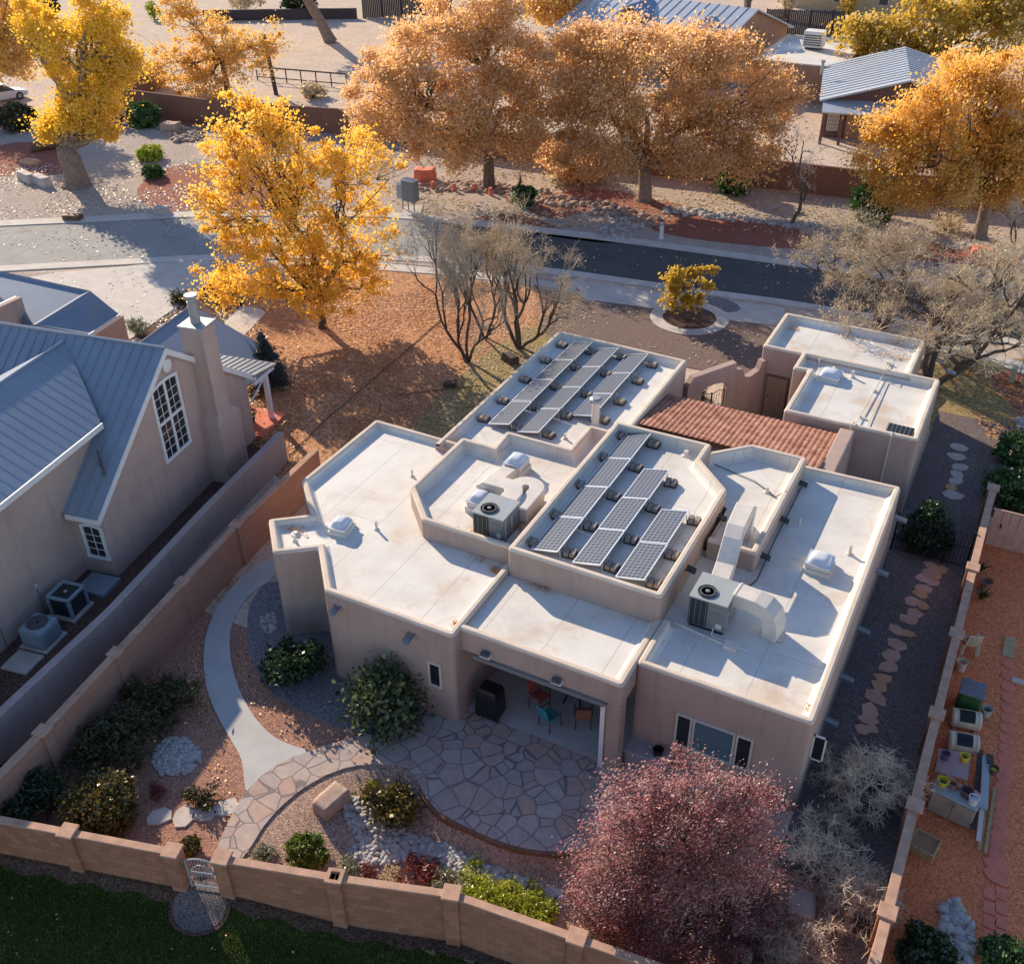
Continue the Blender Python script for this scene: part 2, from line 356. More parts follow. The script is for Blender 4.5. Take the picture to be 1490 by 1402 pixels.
block(house,[(-11.9,22.45),(-11.9,30.4),(-12.95,30.4),(-12.95,28.62),(-15.5,28.62),(-15.42,27.47),(-16.75,27.5),(-16.75,23.88),(-15.35,22.45)],4.12,3.72,{0})
block(house,[(-17.83,27.3),(-15.2,27.3),(-15.2,28.4),(-12.8,28.4),(-12.8,30.2),(-11.72,30.2),(-11.72,37.85),(-17.85,38.0)],3.63,3.3,{0,1,2,3,4})
block(house,[(-11.95,21.98),(-6.9,21.98),(-6.9,28.1),(-8.27,29.45),(-8.27,30.6),(-11.95,30.55)],4.48,4.08)
block(house,[(-5.15,25.75),(-5.15,31.95),(-7.2,31.95),(-8.3,30.85),(-8.35,29.2),(-6.75,27.75),(-6.75,25.75)],4.05,3.62,{3,4,5})
block(house,[(-6.83,20.05),(-1.87,20.05),(-1.9,32.3),(-5.3,32.15),(-5.3,25.85),(-6.95,25.85),(-6.95,22.1),(-6.83,22.1)],3.6,3.3,{3,4,5,6})
block(house,[(-9.4,41.1),(-7.6,41.1),(-7.6,41.0),(-3.1,41.0),(-3.1,44.85),(-9.42,44.93)],3.38,3.05,{1,2})
block(house,[(-7.03,35.85),(-1.93,35.95),(-1.95,41.25),(-7.65,41.25),(-7.65,39.5),(-7.03,39.6)],3.45,3.1)
# tiled passage roof between the wings, its end wall and shell below
def tileroof():
    x0,x1,y0,y1=-11.7,-4.72,32.2,35.5; pit=.205; nx=int((x1-x0)/pit*6); ny=10; rows=(y1-y0)/ny
    V=[];F=[]
    xs=np.linspace(x0,x1,nx+1)
    for r in range(ny):
        k=len(V); ya=y0+r*rows; yb=ya+rows+.05
        for (yy,dz) in ((ya,0.0),(yb,.045),(yb,.0)):
            zb=3.50-.42*(yy-y0)/(y1-y0)
            for x in xs:
                ph=2*math.pi*(x-x0)/pit
                V.append((x,yy,zb+dz+.055*abs(math.sin(ph/2))**.7+random.uniform(-.004,.004)))
        n=nx+1
        for b in (0,1):
            for i in range(nx): F.append((k+b*n+i,k+b*n+i+1,k+(b+1)*n+i+1,k+(b+1)*n+i))
    return npmesh('tile_roof',np.array(V),np.array(F),MT['terracotta'],house)
tileroof()
MB().prism([(-11.7,32.1),(-4.2,32.1),(-4.2,35.6),(-11.7,35.6)],0,3.04).build('wall',MT['stucco'],house)
MB().prism([(-4.75,32.36),(-4.2,32.36),(-4.2,35.62),(-4.75,35.62)],3.05,3.42).build('wall',MT['stucco'],house,bevel=.05)
# courtyard entry wall with arched gateway
def entrywall():
    a=Vector((-11.74,37.75)); b=Vector((-9.38,41.15)); L=(b-a).length; d=(b-a)/L; nrm=Vector((-d.y,d.x))
    g0,g1=.75,2.15
    prof=[(0,0),(g0,0),(g0,2.0)]+[(g0+(g1-g0)*(.5-.5*math.cos(math.pi*t)),2.0+.28*math.sin(math.pi*t)) for t in (.15,.3,.5,.7,.85)]+[(g1,2.0),(g1,0),(L,0),(L,2.75)]
    prof+=[(L-.18,2.75),(L-.3,2.35),(L-.75,2.15),(L-1.05,2.2),(L-1.25,2.62),(2.55,2.72),(2.5,3.05),(.25,2.9),(0,2.5)]
    n=len(prof); m=MB(); vs=[]
    for s in (0,.3): vs+=[(a.x+d.x*x-nrm.x*s,a.y+d.y*x-nrm.y*s,z) for x,z in prof]
    m.add(vs,[tuple(range(n-1,-1,-1)),tuple(range(n,2*n))]+[(i,(i+1)%n,(i+1)%n+n,i+n) for i in range(n)])
    m.build('entry_wall',MT['stucco'],house)
    pt=lambda x,z:(a.x+d.x*x-nrm.x*.15,a.y+d.y*x-nrm.y*.15,z)
    g=MB()
    for s0,s1 in ((g0+.03,(g0+g1)/2-.02),((g0+g1)/2+.02,g1-.03)):
        g.tube([pt(s0,.08),pt(s0,1.75)],.022,6); g.tube([pt(s1,.08),pt(s1,1.8)],.022,6)
        g.tube([pt(s0,1.7),pt((s0+s1)/2,1.82),pt(s1,1.72)],.018,6); g.tube([pt(s0,.15),pt(s1,.15)],.018,6); g.tube([pt(s0,.95),pt(s1,.95)],.014,6)
        for k in range(1,5):
            s=s0+(s1-s0)*k/5; g.tube([pt(s,.15),pt(s+.04*math.sin(k*2),.6),pt(s-.04*math.sin(k),1.2),pt(s,1.72)],.009,5)
    r=empty('courtyard_gate',(0,0,0),label='wrought iron double gate in the arched opening of the courtyard wall',cat='gate')
    g.build('gate_leaf',MT['black'],r); MB().cbox(pt((g0+g1)/2+.08,1.0),(.1,.1,.14)).build('latch',MT['black'],r); based(r,(*pt((g0+g1)/2,0)[:2],0))
entrywall()
# doors and windows on the walls facing the camera
def win_s(root,u0,u1,z0,z1,y,name='window',mull=(),frame=.06,gm='glass',fm='vinyl'):
    f=MB(); f.box(u0,u1,y-.05,y-.002,z1-frame,z1); f.box(u0,u1,y-.06,y-.002,z0,z0+frame)
    xs=[u0+frame/2]+list(mull)+[u1-frame/2]
    for x in xs: f.box(x-frame/2,x+frame/2,y-.048,y-.002,z0+frame,z1-frame)
    w=f.build(name,MT[fm],root)
    for a,b in zip(xs[:-1],xs[1:]):
        MB().box(a+frame/2,b-frame/2,y-.02,y-.001,z0+frame,z1-frame).build('pane',MT[gm],w)
    return w
p=onplane(623,962,(0,18.6,0),(0,1,0)); q=onplane(644,1001,(0,18.6,0),(0,1,0))
win_s(house,p.x,q.x,q.z,p.z+.05,18.6)
p=onplane(985,1037,(0,20.05,0),(0,1,0)); q=onplane(1090,1121,(0,20.05,0),(0,1,0)); r_=onplane(1097,1074,(0,20.05,0),(0,1,0))
uw0,uw1,zw1,zw0=p.x,(q.x+r_.x)/2,(p.z+r_.z)/2,q.z
wd=(uw1-uw0)
for a,b,gm in ((0,.215,'glass'),(.225,.775,'blueglass'),(.785,1,'glass')): win_s(house,uw0+wd*a,uw0+wd*b,zw0,zw1,20.05,gm=gm)
# service door in the courtyard
MB().box(-9.02,-8.0,41.02,41.097,0,2.08).build('door_frame',MT['wood'],house)
dr=MB().box(-8.96,-8.06,40.99,41.02,0.02,2.02).build('door',M('tan_wood_door',(.30,.20,.14),.7,.2,6),house)
MB().lathe([(.0,0),(.035,.01),(.04,.04),(.02,.07)],(-8.85,40.97,1.0),8).build('handle',MT['black'],dr)
# dark glazed door and wall under the porch
MB().box(-10.6,-8.4,21.9,21.975,.05,2.2).build('patio_door',MT['glass'],house); 
f=MB(); f.box(-10.68,-8.32,21.86,21.9,2.12,2.22); f.box(-9.54,-9.46,21.86,21.9,.05,2.12); f.box(-10.68,-10.6,21.86,21.9,.05,2.12); f.box(-8.4,-8.32,21.86,21.9,.05,2.12); f.build('door_frame',MT['white'],house)
MB().box(-7.28,-6.84,19.05,19.5,0,2.749).build('column',MT['stucco'],house,bevel=.04)
m=MB(); m.box(-11.5,-7.3,18.93,19.025,2.62,2.76); m.build('screen_housing',MT['grey'],house)
m=MB(); m.box(-7.42,-7.29,19.0,19.12,0,2.62); m.build('screen_track',MT['white'],house)
for u in (-11.05,-8.75):
    fl=MB().box(u-.16,u+.16,18.83,19.02,2.92,3.0).build('flood_light',MT['white'],house); MB().box(u-.13,u+.13,18.8,18.95,3.0,3.1).build('lamp_head',MT['dgrey'],fl)
def canale(c,d,L=.42,mt='galv'):
    """open rain spout leaving the wall at c towards d"""
    d=Vector(d).normalized(); s=Vector((-d.y,d.x,0)); m=MB(); c=Vector(c)
    P=[];k=7
    for t in (0,1):
        o=c+d*(L*t)-Vector((0,0,.06*t))
        for r in (.12,.10):
            for i in range(k+1):
                a=math.pi+math.pi*i/k; P.append(o+s*(r*math.cos(a))+Vector((0,0,r*math.sin(a)*1.1)))
    n=k+1; F=[]
    for i in range(k):
        F+=[(i,i+1,2*n+i+1,2*n+i),(n+i+1,n+i,3*n+i,3*n+i+1),(2*n+i,2*n+i+1,3*n+i+1,3*n+i),(i+1,i,n+i,n+i+1)]
    m.add(P,F); m.build('rain_spout',MT[mt],house)
for px,py in ((493,879),(600,919)): p=onplane(px,py,(0,18.6,0),(0,1,0)); canale((p.x,18.6,p.z),(0,-1,0))
for px,py in ((1303,751),(1275,828),(1248,912),(1223,981),(1200,1044)): p=onplane(px,py,(-1.87,0,0),(1,0,0)); canale((-1.88,p.y,min(p.z,3.25)),(1,0,0))
for y in (24.2,27.2): canale((-6.9,y,4.02),(1,0,0),.3,'dgrey')
for y in (26.4,28.6,31.0): canale((-5.15,y,3.6),(1,0,0),.3,'dgrey')
for px,py in ((1366,603),(1352,632)): p=onplane(px,py,(-1.94,0,0),(1,0,0)); canale((-1.94,p.y,3.05),(1,0,0))
for px,py,w in ((1303,770,0),(1187,1101,0)):
    p=onplane(px,py,(-1.88,0,0),(1,0,0)); l=MB().lathe([(.05,-.14),(.1,-.1),(.12,.05),(.06,.14)],(-1.78,p.y,p.z),10).build('wall_lantern',MT['white'],house)
# casement window standing open on the east wall
c=MB(); y0,z0,z1=20.75,1.55,2.5
c.box(-1.87,-1.5,y0,y0+.04,z0,z0+.05); c.box(-1.87,-1.5,y0,y0+.04,z1-.05,z1); c.box(-1.55,-1.5,y0,y0+.04,z0,z1); c.box(-1.87,-1.82,y0,y0+.04,z0,z1)
MB().box(-1.82,-1.55,y0+.015,y0+.025,z0+.05,z1-.05).build('pane',MT['glass'],c.build('casement',MT['white'],house))
# vents, flue and skylights fixed to the roof
def vent(px,py,z,h=.3,r=.05,cap=False,mt='duct'):
    x,y=G(px,py,z); m=MB(); m.lathe([(r*2.2,0),(r*1.9,.03),(r,.06),(r,h),(r*.7,h)],(x,y,z),10)
    if cap: m.lathe([(r*.9,h),(r*1.5,h+.02),(r*1.6,h+.07),(r*.6,h+.14)],(x,y,z),12)
    m.build('vent_pipe',MT[mt],house)
for a in ((548,770,3.35,.34,.045),(600,693,3.35,.3,.04),(1236,806,3.3,.36,.055),(429,787,3.35,.25,.045),(430+0,777,3.35,.1,.08),(1212,540,3.1,.2,.07),(523,643,3.35,.16,.06),(1191,531,3.1,.3,.04),(1240,549,3.1,.3,.06),(998,662,4.08,.18,.09),(1116,716,3.62,.2,.06),(1163,762,3.3,.25,.04),(846,705,3.72,.2,.06),(822,638,3.3,.22,.05)): vent(*a)
x,y=G(866,617,3.3)
fl=MB().lathe([(.3,0),(.16,.06),(.155,.12),(.15,.95),(.15,1.0)],(x,y,3.3),14).build('flue',MT['duct'],house)
MB().lathe([(.15,1.0),(.25,1.03),(.25,1.14),(.17,1.2)],(x,y,3.3),14).build('cap',MT['galv'],fl)
def skylight(cx,cy,deck,w,l,hc=.28,rz=0):
    m=MB(); m.box(-w/2-.05,w/2+.05,-l/2-.05,l/2+.05,0,hc*.5); m.box(-w/2,w/2,-l/2,l/2,hc*.5,hc)
    M4=Matrix.Translation((cx,cy,deck))@Matrix.Rotation(rz,4,'Z'); m.v=[tuple(M4@Vector(p)) for p in m.v]
    s=m.build('skylight',MT['membrane'],house)
    k=MB(); n=9; 
    for i in range(n):
        for j in range(n):
            a=-1+2*i/(n-1); b=-1+2*j/(n-1); k.v.append(tuple(M4@Vector((a*w*.47,b*l*.47,hc+.02+.20*(1-a**4)**.7*(1-b**4)**.7))))
    k.f=[(i*n+j,(i+1)*n+j,(i+1)*n+j+1,i*n+j+1) for i in range(n-1) for j in range(n-1)]
    k.build('dome',MT['dome'],s,smooth=True)
    f=MB()
    for a in (-1,1):
        f.box(a*w/2-.03,a*w/2+.03,-l/2-.03,l/2+.03,hc-.004,hc+.035); f.box(-w/2+.03,w/2-.03,a*l/2-.03,a*l/2+.03,hc-.004,hc+.033)
    f.v=[tuple(M4@Vector(p)) for p in f.v]; f.build('frame',MT['frame_al'],s)
skylight(-18.02,21.6,3.35,.56,.68,.26,R(8)); skylight(-3.4,26.9,3.3,.75,.75,.32); skylight(-6.15,39.95,3.1,.85,.8,.2)
skylight(-14.25,24.35,3.72,.62,.72,.42); skylight(-14.15,26.85,3.72,.62,.75,.5)
# conduit runs across the garage roof and the down conduit
m=MB(); P=[G(1292,525,3.05+.06),G(1262,590,3.22)]; 
pts=[(-4.15,42.6,3.12),(-4.15,41.35,3.12),(-4.15,41.2,3.52),(-4.15,40.9,3.52),(-4.2,40.8,3.2),(-4.35,36.3,3.2),(-4.35,36.1,3.52),(-4.4,35.83,3.5),(-4.4,35.80,3.3)]
m.tube(pts,.022,6); m.tube([(-3.55,40.9,3.16),(-3.95,40.6,3.16),(-3.9,36.3,3.16)],.018,6); m.tube([(-2.95,36.5,3.17),(-2.9,36.0,3.5),(-2.9,35.82,3.45),(-2.9,35.8,.4)],.03,6)
for y in (42.4,39.6,37.2): m.box(-4.3,-4.08,y-.05,y+.05,3.08,3.17)
m.build('conduit',MT['vinyl'],house)
tv=MB(); 
for i in range(5): tv.box(-3.12+.18*i,-3.0+.18*i,36.35,36.85,3.15,3.34)
tb=MB().box(-3.2,-2.2,36.28,36.92,3.1,3.36).build('roof_vent',MT['galv'],house)
tv=MB(); 
for i in range(6): tv.box(-3.15+.16*i,-3.03+.16*i,36.3,36.9,3.361,3.375)
tv.build('louvre',MT['black'],tb)
m=MB(); m.tube([(-6.55,22.35,3.34),(-4.9,22.12,3.34)],.05,6); m.box(-4.95,-4.55,22.0,22.3,3.3,3.42); m.build('drain_duct',MT['duct'],house)
m=MB(); m.tube([(-5.4,22.75,3.75),(-5.4,22.3,3.36),(-4.3,22.15,3.36)],.02,6); m.build('drain_pipe',MT['white'],house)
m=MB(); m.tube([(-5.05,31.2,3.35),(-5.02,27.3,3.36),(-4.95,25.4,3.35),(-5.3,24.2,3.35)],.018,6); m.tube([(-8.1,30.6,3.66),(-6.5,30.2,3.66),(-5.6,29.6,3.66),(-5.25,29.5,4.07)],.016,6); m.build('cable',MT['black'],house)
based(house,(-9,28,0))

# ---------------------------------------------------------------- things standing on the roofs
def solar(x,y,z,name_group,lab):
    r=empty('solar_panel',(x,y,z)); tag(r,lab,'solar panel',name_group)
    T=Matrix.Translation((0,0,.24))@Matrix.Rotation(R(-14),4,'Y')
    def loc(m): m.v=[tuple(T@Vector(p)) for p in m.v]; return m
    g=MB().box(-.445,.445,-.93,.93,.0,.008).build('cell_glass',MT['cells'],r); g.matrix_local=T
    f=MB()
    for a in (-1,1): f.box(a*.462-.016,a*.462+.016,-.965,.965,-.03,.013); f.box(-.446,.446,a*.947-.018,a*.947+.018,-.03,.0125)
    f.box(-.44,.44,-.92,.92,-.012,-.004)
    loc(f).build('frame',MT['frame_al'],r)
    for a in (-1,1):
        MB().tube([(.48,a*.8,0),(.45,a*.8,.34)],.016,6).build('leg',MT['frame_al'],r)
        MB().tube([(-.47,a*.8,0),(-.45,a*.8,.11)],.016,6).build('foot',MT['frame_al'],r)
    return r
proto=None
ROWN=['far','second','third','near']
def panels(us,vss,z,where,group):
    global proto
    names=['left','middle','right']
    for ci,(u,vs) in enumerate(zip(us,vss)):
        for k,v in enumerate(vs):
            ordn={0:'farthest',len(vs)-1:'nearest'}.get(k,['','second','third'][min(k,2)]+' from the back')
            lab=f'solar panel on the {where} roof, {ordn} in the {names[ci]} row'
            if proto is None: proto=solar(u,v,z,group,lab); o=proto
            else:
                o=copy_tree(proto); o.location=(u,v,z); tag(o,lab,None,group)
            o.location.x+=random.uniform(-.02,.02)
panels([-10.97,-9.53,-8.1],[[29.42,27.46,25.5,23.53],[27.43,25.48,23.53],[25.45,23.49]],4.08,'tall middle block','solar panels on the middle block roof')
panels([-16.47,-15.21,-13.86],[[36.62,34.65,32.68,30.69],[36.56,34.6,32.64,30.66],[36.62,34.66,32.72]],3.3,'far left wing','solar panels on the far left wing roof')
bproto=None
def ballast(x,y,z,group,lab,heavy):
    global bproto
    if bproto is None:
        r=empty('ballast_block',(0,0,0)); m=MB(); m.box(-.21,.21,-.18,.18,.01,.05); m.box(-.21,-.19,-.18,.18,.05,.12); m.box(.19,.21,-.18,.18,.05,.12); m.build('tray',MT['tray'],r)
        MB().box(-.18,-.01,-.16,.16,.052,.2).build('concrete_block',MT['rubble'],r,bevel=.01); MB().box(.02,.18,-.15,.16,.052,.19).build('concrete_block',MT['rubble'],r,bevel=.01)
        MB().tube([(-.21,.12,.05),(-.21,.12,.38)],.012,5).build('bracket',MT['frame_al'],r); bproto=r; o=r; tag(r,lab,'ballast block',group)
    else: o=copy_tree(bproto); tag(o,lab,None,group)
    o.location=(x,y,z); o.rotation_euler.z=random.uniform(-.12,.12)
bl=lambda g,k,w: f'concrete ballast blocks in a dark tray {w}, {g}'
def ballasts(cols,z,where,grp):
    for ci,(u,vs,side) in enumerate(cols):
        for k,v in enumerate(vs):
            pos='farthest' if k==0 else 'nearest' if k==len(vs)-1 else ('second','third','fourth')[k-1]+' from back'
            ballast(u,v,z,grp,f'ballast blocks {side}, {where} roof, {pos}',0)
ballasts([(-11.62,[30.1,28.48,26.55,24.6,22.95],'left of the left panel row'),(-10.27,[30.1,28.4,26.45,24.55,22.98],'right of the left panel row'),(-8.85,[28.05,26.4,24.5,22.95],'right of the middle panel row'),(-7.42,[26.35,24.35,22.8],'right of the right panel row')],4.08,'middle block','ballast blocks on the middle block roof')
ballasts([(-17.27,[37.15,35.53,33.6,31.62,30.05],'left of the left panel row'),(-15.84,[37.13,35.52,33.6,31.76,30.05],'right of the left panel row'),(-14.47,[37.25,35.57,33.6,31.7,30.12],'right of the middle panel row'),(-13.05,[37.2,35.58,33.67,32.05],'right of the right panel row')],3.3,'far left wing','ballast blocks on the far left wing roof')
def hvac(x0,y0,z,lab,w=1.14,l=1.18,h=1.0):
    r=empty('rooftop_air_conditioner',(x0+w/2,y0+l/2,z)); tag(r,lab,'air conditioner')
    m=MB(); X0,X1,Y0,Y1=-w/2,w/2,-l/2,l/2
    MB().box(X0+.03,X1-.03,Y0+.03,Y1-.03,0,.1).build('skid',MT['black'],r)
    m.box(X0,X1,Y0,Y1,.1,h-.05); m.build('cabinet',MT['grey'],r,bevel=.01)
    MB().box(X0-.03,X1+.03,Y0-.03,Y1+.03,h-.05,h).build('lid',MT['ltop'],r,bevel=.008)
    MB().box(X0-.005,X0+.55,Y0-.014,Y0-.002,.14,h-.08).build('coil_panel',MT['coil'],r)
    MB().box(X0-.014,X0-.002,Y0+.03,Y0+.75,.14,h-.08).build('coil_panel',MT['coil'],r)
    f=MB()
    for k in range(4): f.box(X0+.02+.16*k,X0+.035+.16*k,Y0-.03,Y0-.014,.14,h-.08)
    f.build('coil_guard',MT['grey'],r)
    MB().box(X0+.66,X1-.05,Y0-.02,Y0-.002,.2,.75).build('access_panel',MT['grey'],r,bevel=.01); MB().box(X0+.85,X1-.08,Y0-.03,Y0-.02,.22,.4).build('data_plate',MT['vinyl'],r)
    MB().box(X1+.002,X1+.03,Y0+.1,Y0+.18,.2,.85).build('trim',MT['ltop'],r); MB().box(X1+.002,X1+.03,Y0+.5,Y0+.6,.35,.8).build('trim',MT['ltop'],r)
    c=(X0+.4,Y0+.36,h)
    fn=MB().lathe([(.30,.002),(.30,.03),(.285,.045),(.27,.03),(.265,.006)],c,28).build('fan_ring',MT['dgrey'],r)
    MB().lathe([(.265,.004),(.02,.005)],c,24).build('fan_well',MT['black'],fn)
    g=MB()
    for k in range(4): g.lathe([(.08+.05*k,.035),(.088+.05*k,.038),(.084+.05*k,.044)],c,24)
    for k in range(8):
        a=math.pi*k/4; g.tube([(c[0]+.05*math.cos(a),c[1]+.05*math.sin(a),h+.04),(c[0]+.28*math.cos(a),c[1]+.28*math.sin(a),h+.04)],.005,4)
    g.build('guard_wires',MT['dgrey'],fn); MB().lathe([(.07,.02),(.07,.05),(.03,.06)],c,14).build('hub',MT['grey'],fn)
    return r
hvac(-13.68,22.92,3.72,'boxy rooftop air conditioner with a round fan on the middle left roof',1.08,1.14,.98)
hvac(-6.2,22.5,3.3,'boxy rooftop air conditioner with pale lid on the right roof',1.1,1.16,1.14)
def sweep(m,pts,w,h,close=True):
    pts=[Vector(p) for p in pts]; k=len(m.v); side=Vector((1,0,0))
    for i,p in enumerate(pts):
        a=(pts[i]-pts[i-1]).normalized() if i>0 else (pts[1]-pts[0]).normalized()
        b=(pts[i+1]-pts[i]).normalized() if i<len(pts)-1 else a
        t=(a+b).normalized(); cs=max(.4,math.sqrt(max(0,(1+a.dot(b))/2)))
        hz=Vector((t.y,-t.x,0))
        if hz.length>.25: side=hz.normalized()
        up=side.cross(t).normalized()
        planar = abs(a.cross(b).z)>1e-3
        ww=w/cs if planar else w; hh=h if planar else h/cs
        for sx,sy in ((-1,-1),(1,-1),(1,1),(-1,1)): m.v.append(tuple(p+side*(sx*ww/2)+up*(sy*hh/2)))
    n=len(pts)
    for i in range(n-1):
        for j in range(4): m.f.append((k+i*4+j,k+i*4+(j+1)%4,k+(i+1)*4+(j+1)%4,k+(i+1)*4+j))
    m.f.append((k+3,k+2,k+1,k)); m.f.append(tuple(k+(n-1)*4+j for j in range(4))); return m
def arc(c,r,a0,a1,z,n=6): return [(c[0]+r*math.cos(R(a0+(a1-a0)*i/n)),c[1]+r*math.sin(R(a0+(a1-a0)*i/n)),z) for i in range(n+1)]
def ductthing(lab,parts,L):
    r=empty('duct'); tag(r,lab,'duct')
    for i,(pts,w,h) in enumerate(parts):
        o=sweep(MB(),pts,w,h).build('duct_run',MT['duct'],r,bevel=.025)
        for p,q in ((pts[0],pts[1]),(pts[-2],pts[-1])):
            d=(Vector(q)-Vector(p)).normalized(); e=Vector(p)+d*.06 if p is pts[0] else Vector(q)-d*.06
            sweep(MB(),[e-d*.02,e+d*.02],w+.03,h+.03).build('flange',MT['duct'],o)
    based(r,L)
ductthing('curved coated duct bending left behind the middle left roof air conditioner',[([(-13.15,24.1,4.3)]+arc((-13.6,24.6),.45,0,90,4.3)+[(-14.3,25.05,4.28),(-14.5,25.05,4.1)],.62,.42),([(-14.35,25.3,3.98),(-14.2,26.5,3.98)],.55,.4)],(-14,25,3.72))
ductthing('curved coated duct hooking back to the roof right of the bent left duct',[([(-12.62,24.1,4.15),(-12.62,25.3,4.15)]+arc((-13.0,25.3),.38,10,180,4.15,8)+[(-13.4,25.25,3.9),(-13.4,25.2,3.72)],.5,.5)],(-12.6,24.8,3.72))
ductthing('tall sloping duct climbing from the right roof over the parapet',[([(-5.72,23.65,4.0),(-5.8,24.6,4.12),(-5.86,25.3,4.62),(-5.9,25.7,4.78),(-5.95,26.75,4.82),(-5.96,26.95,4.7),(-5.97,27.0,3.62)],.56,.42)],(-5.8,24.5,3.3))
ductthing('pale duct elbowing down to the deck right of the right roof air conditioner',[([(-5.1,23.35,4.25),(-4.45,23.3,4.25),(-4.15,23.27,4.2),(-3.95,23.24,4.05),(-3.85,23.22,3.8),(-3.83,23.22,3.3)],.62,.46)],(-4.4,23.3,3.3))
# ================================================================ VEGETATION
SUNV=np.array([-.803,.427,.415])
def quads(P, size, flat=0.0, asp=.7, sun=0.0):
    """leaf quads at points P: random tilt; flat 0..1 pulls the normals upright"""
    n=len(P); N=rng.normal(size=(n,3)); N/=np.linalg.norm(N,axis=1)[:,None]
    if flat: N=N*(1-flat)+np.array([0,0,1.])*flat*np.where(rng.random(n)<.5,1,1)[:,None]; N/=np.linalg.norm(N,axis=1)[:,None]
    if sun: N=N*(1-sun)+SUNV*sun*np.sign(N@SUNV)[:,None]; N/=np.linalg.norm(N,axis=1)[:,None]
    A=np.cross(N,rng.normal(size=(n,3))); A/=np.linalg.norm(A,axis=1)[:,None]+1e-9; B=np.cross(N,A)
    s=(size*(.42+1.15*rng.random(n)**1.4))[:,None]/2
    A=A*s; B=B*s*asp
    V=np.stack([P-A,P-B*1.0+A*.1,P+A,P+B+A*.1],1).reshape(-1,3)
    return V, np.arange(4*n).reshape(n,4)
def clumps(E, dens, shell=.55):
    """clump centres spread through ellipsoids E=[(c,(rx,ry,rz))] biased outwards"""
    out=[]
    for c,r in E:
        vol=r[0]*r[1]*r[2]; n=max(6,int(dens*vol**(2/3)))
        d=rng.normal(size=(n,3)); d/=np.linalg.norm(d,axis=1)[:,None]
        rad=(shell+(1-shell)*rng.random(n)**.7)*(.86+.26*rng.random(n))
        out.append(np.array(c)+d*rad[:,None]*np.array(r))
    return np.vstack(out)
def leaves(Cn, n, rc, size, drop=0, squash=.7):
    i=rng.integers(0,len(Cn),n); sz=rc*(.4+1.15*rng.random(len(Cn)))
    off=rng.normal(size=(n,3))*.5; off*= sz[i][:,None]; off[:,2]*=squash
    return Cn[i]+off
def tubes_np(name, segs, mat, parent, sides=4, **k):
    """many tapered straight tubes: segs = [(p0,p1,r0,r1)]"""
    S=np.array([[*a,*b,c,d] for a,b,c,d in segs],float); n=len(S)
    p0,p1,r0,r1=S[:,:3],S[:,3:6],S[:,6],S[:,7]
    d=p1-p0; d/=np.linalg.norm(d,axis=1)[:,None]+1e-9
    ref=np.where(np.abs(d[:,2:3])<.9,np.array([[0,0,1.]]),np.array([[1.,0,0]])); a=np.cross(d,ref); a/=np.linalg.norm(a,axis=1)[:,None]; b=np.cross(d,a)
    V=[]
    for j in range(sides):
        t=2*math.pi*j/sides; V.append(p0+(a*math.cos(t)+b*math.sin(t))*r0[:,None])
    for j in range(sides):
        t=2*math.pi*j/sides; V.append(p1+(a*math.cos(t)+b*math.sin(t))*r1[:,None])
    V=np.stack(V,1).reshape(-1,3); base=np.arange(n)[:,None]*2*sides
    F=np.concatenate([base+np.array([j,(j+1)%sides,(j+1)%sides+sides,j+sides]) for j in range(sides)])
    return npmesh(name,V,F,mat,parent,**k)
def limb(p0,p1,r0,r1,n=5,wob=.08,sag=0):
    p0,p1=np.array(p0,float),np.array(p1,float); L=np.linalg.norm(p1-p0); pts=[]
    for i in range(n+1):
        t=i/n; q=p0+(p1-p0)*t; w=math.sin(math.pi*t)*wob*L
        q=q+rng.normal(size=3)*w*.5; q[2]+=sag*L*math.sin(math.pi*t); pts.append(q)
    rr=[r0+(r1-r0)*(i/n)**.8 for i in range(n+1)]
    return [(pts[i],pts[i+1],rr[i],rr[i+1]) for i in range(n)], pts
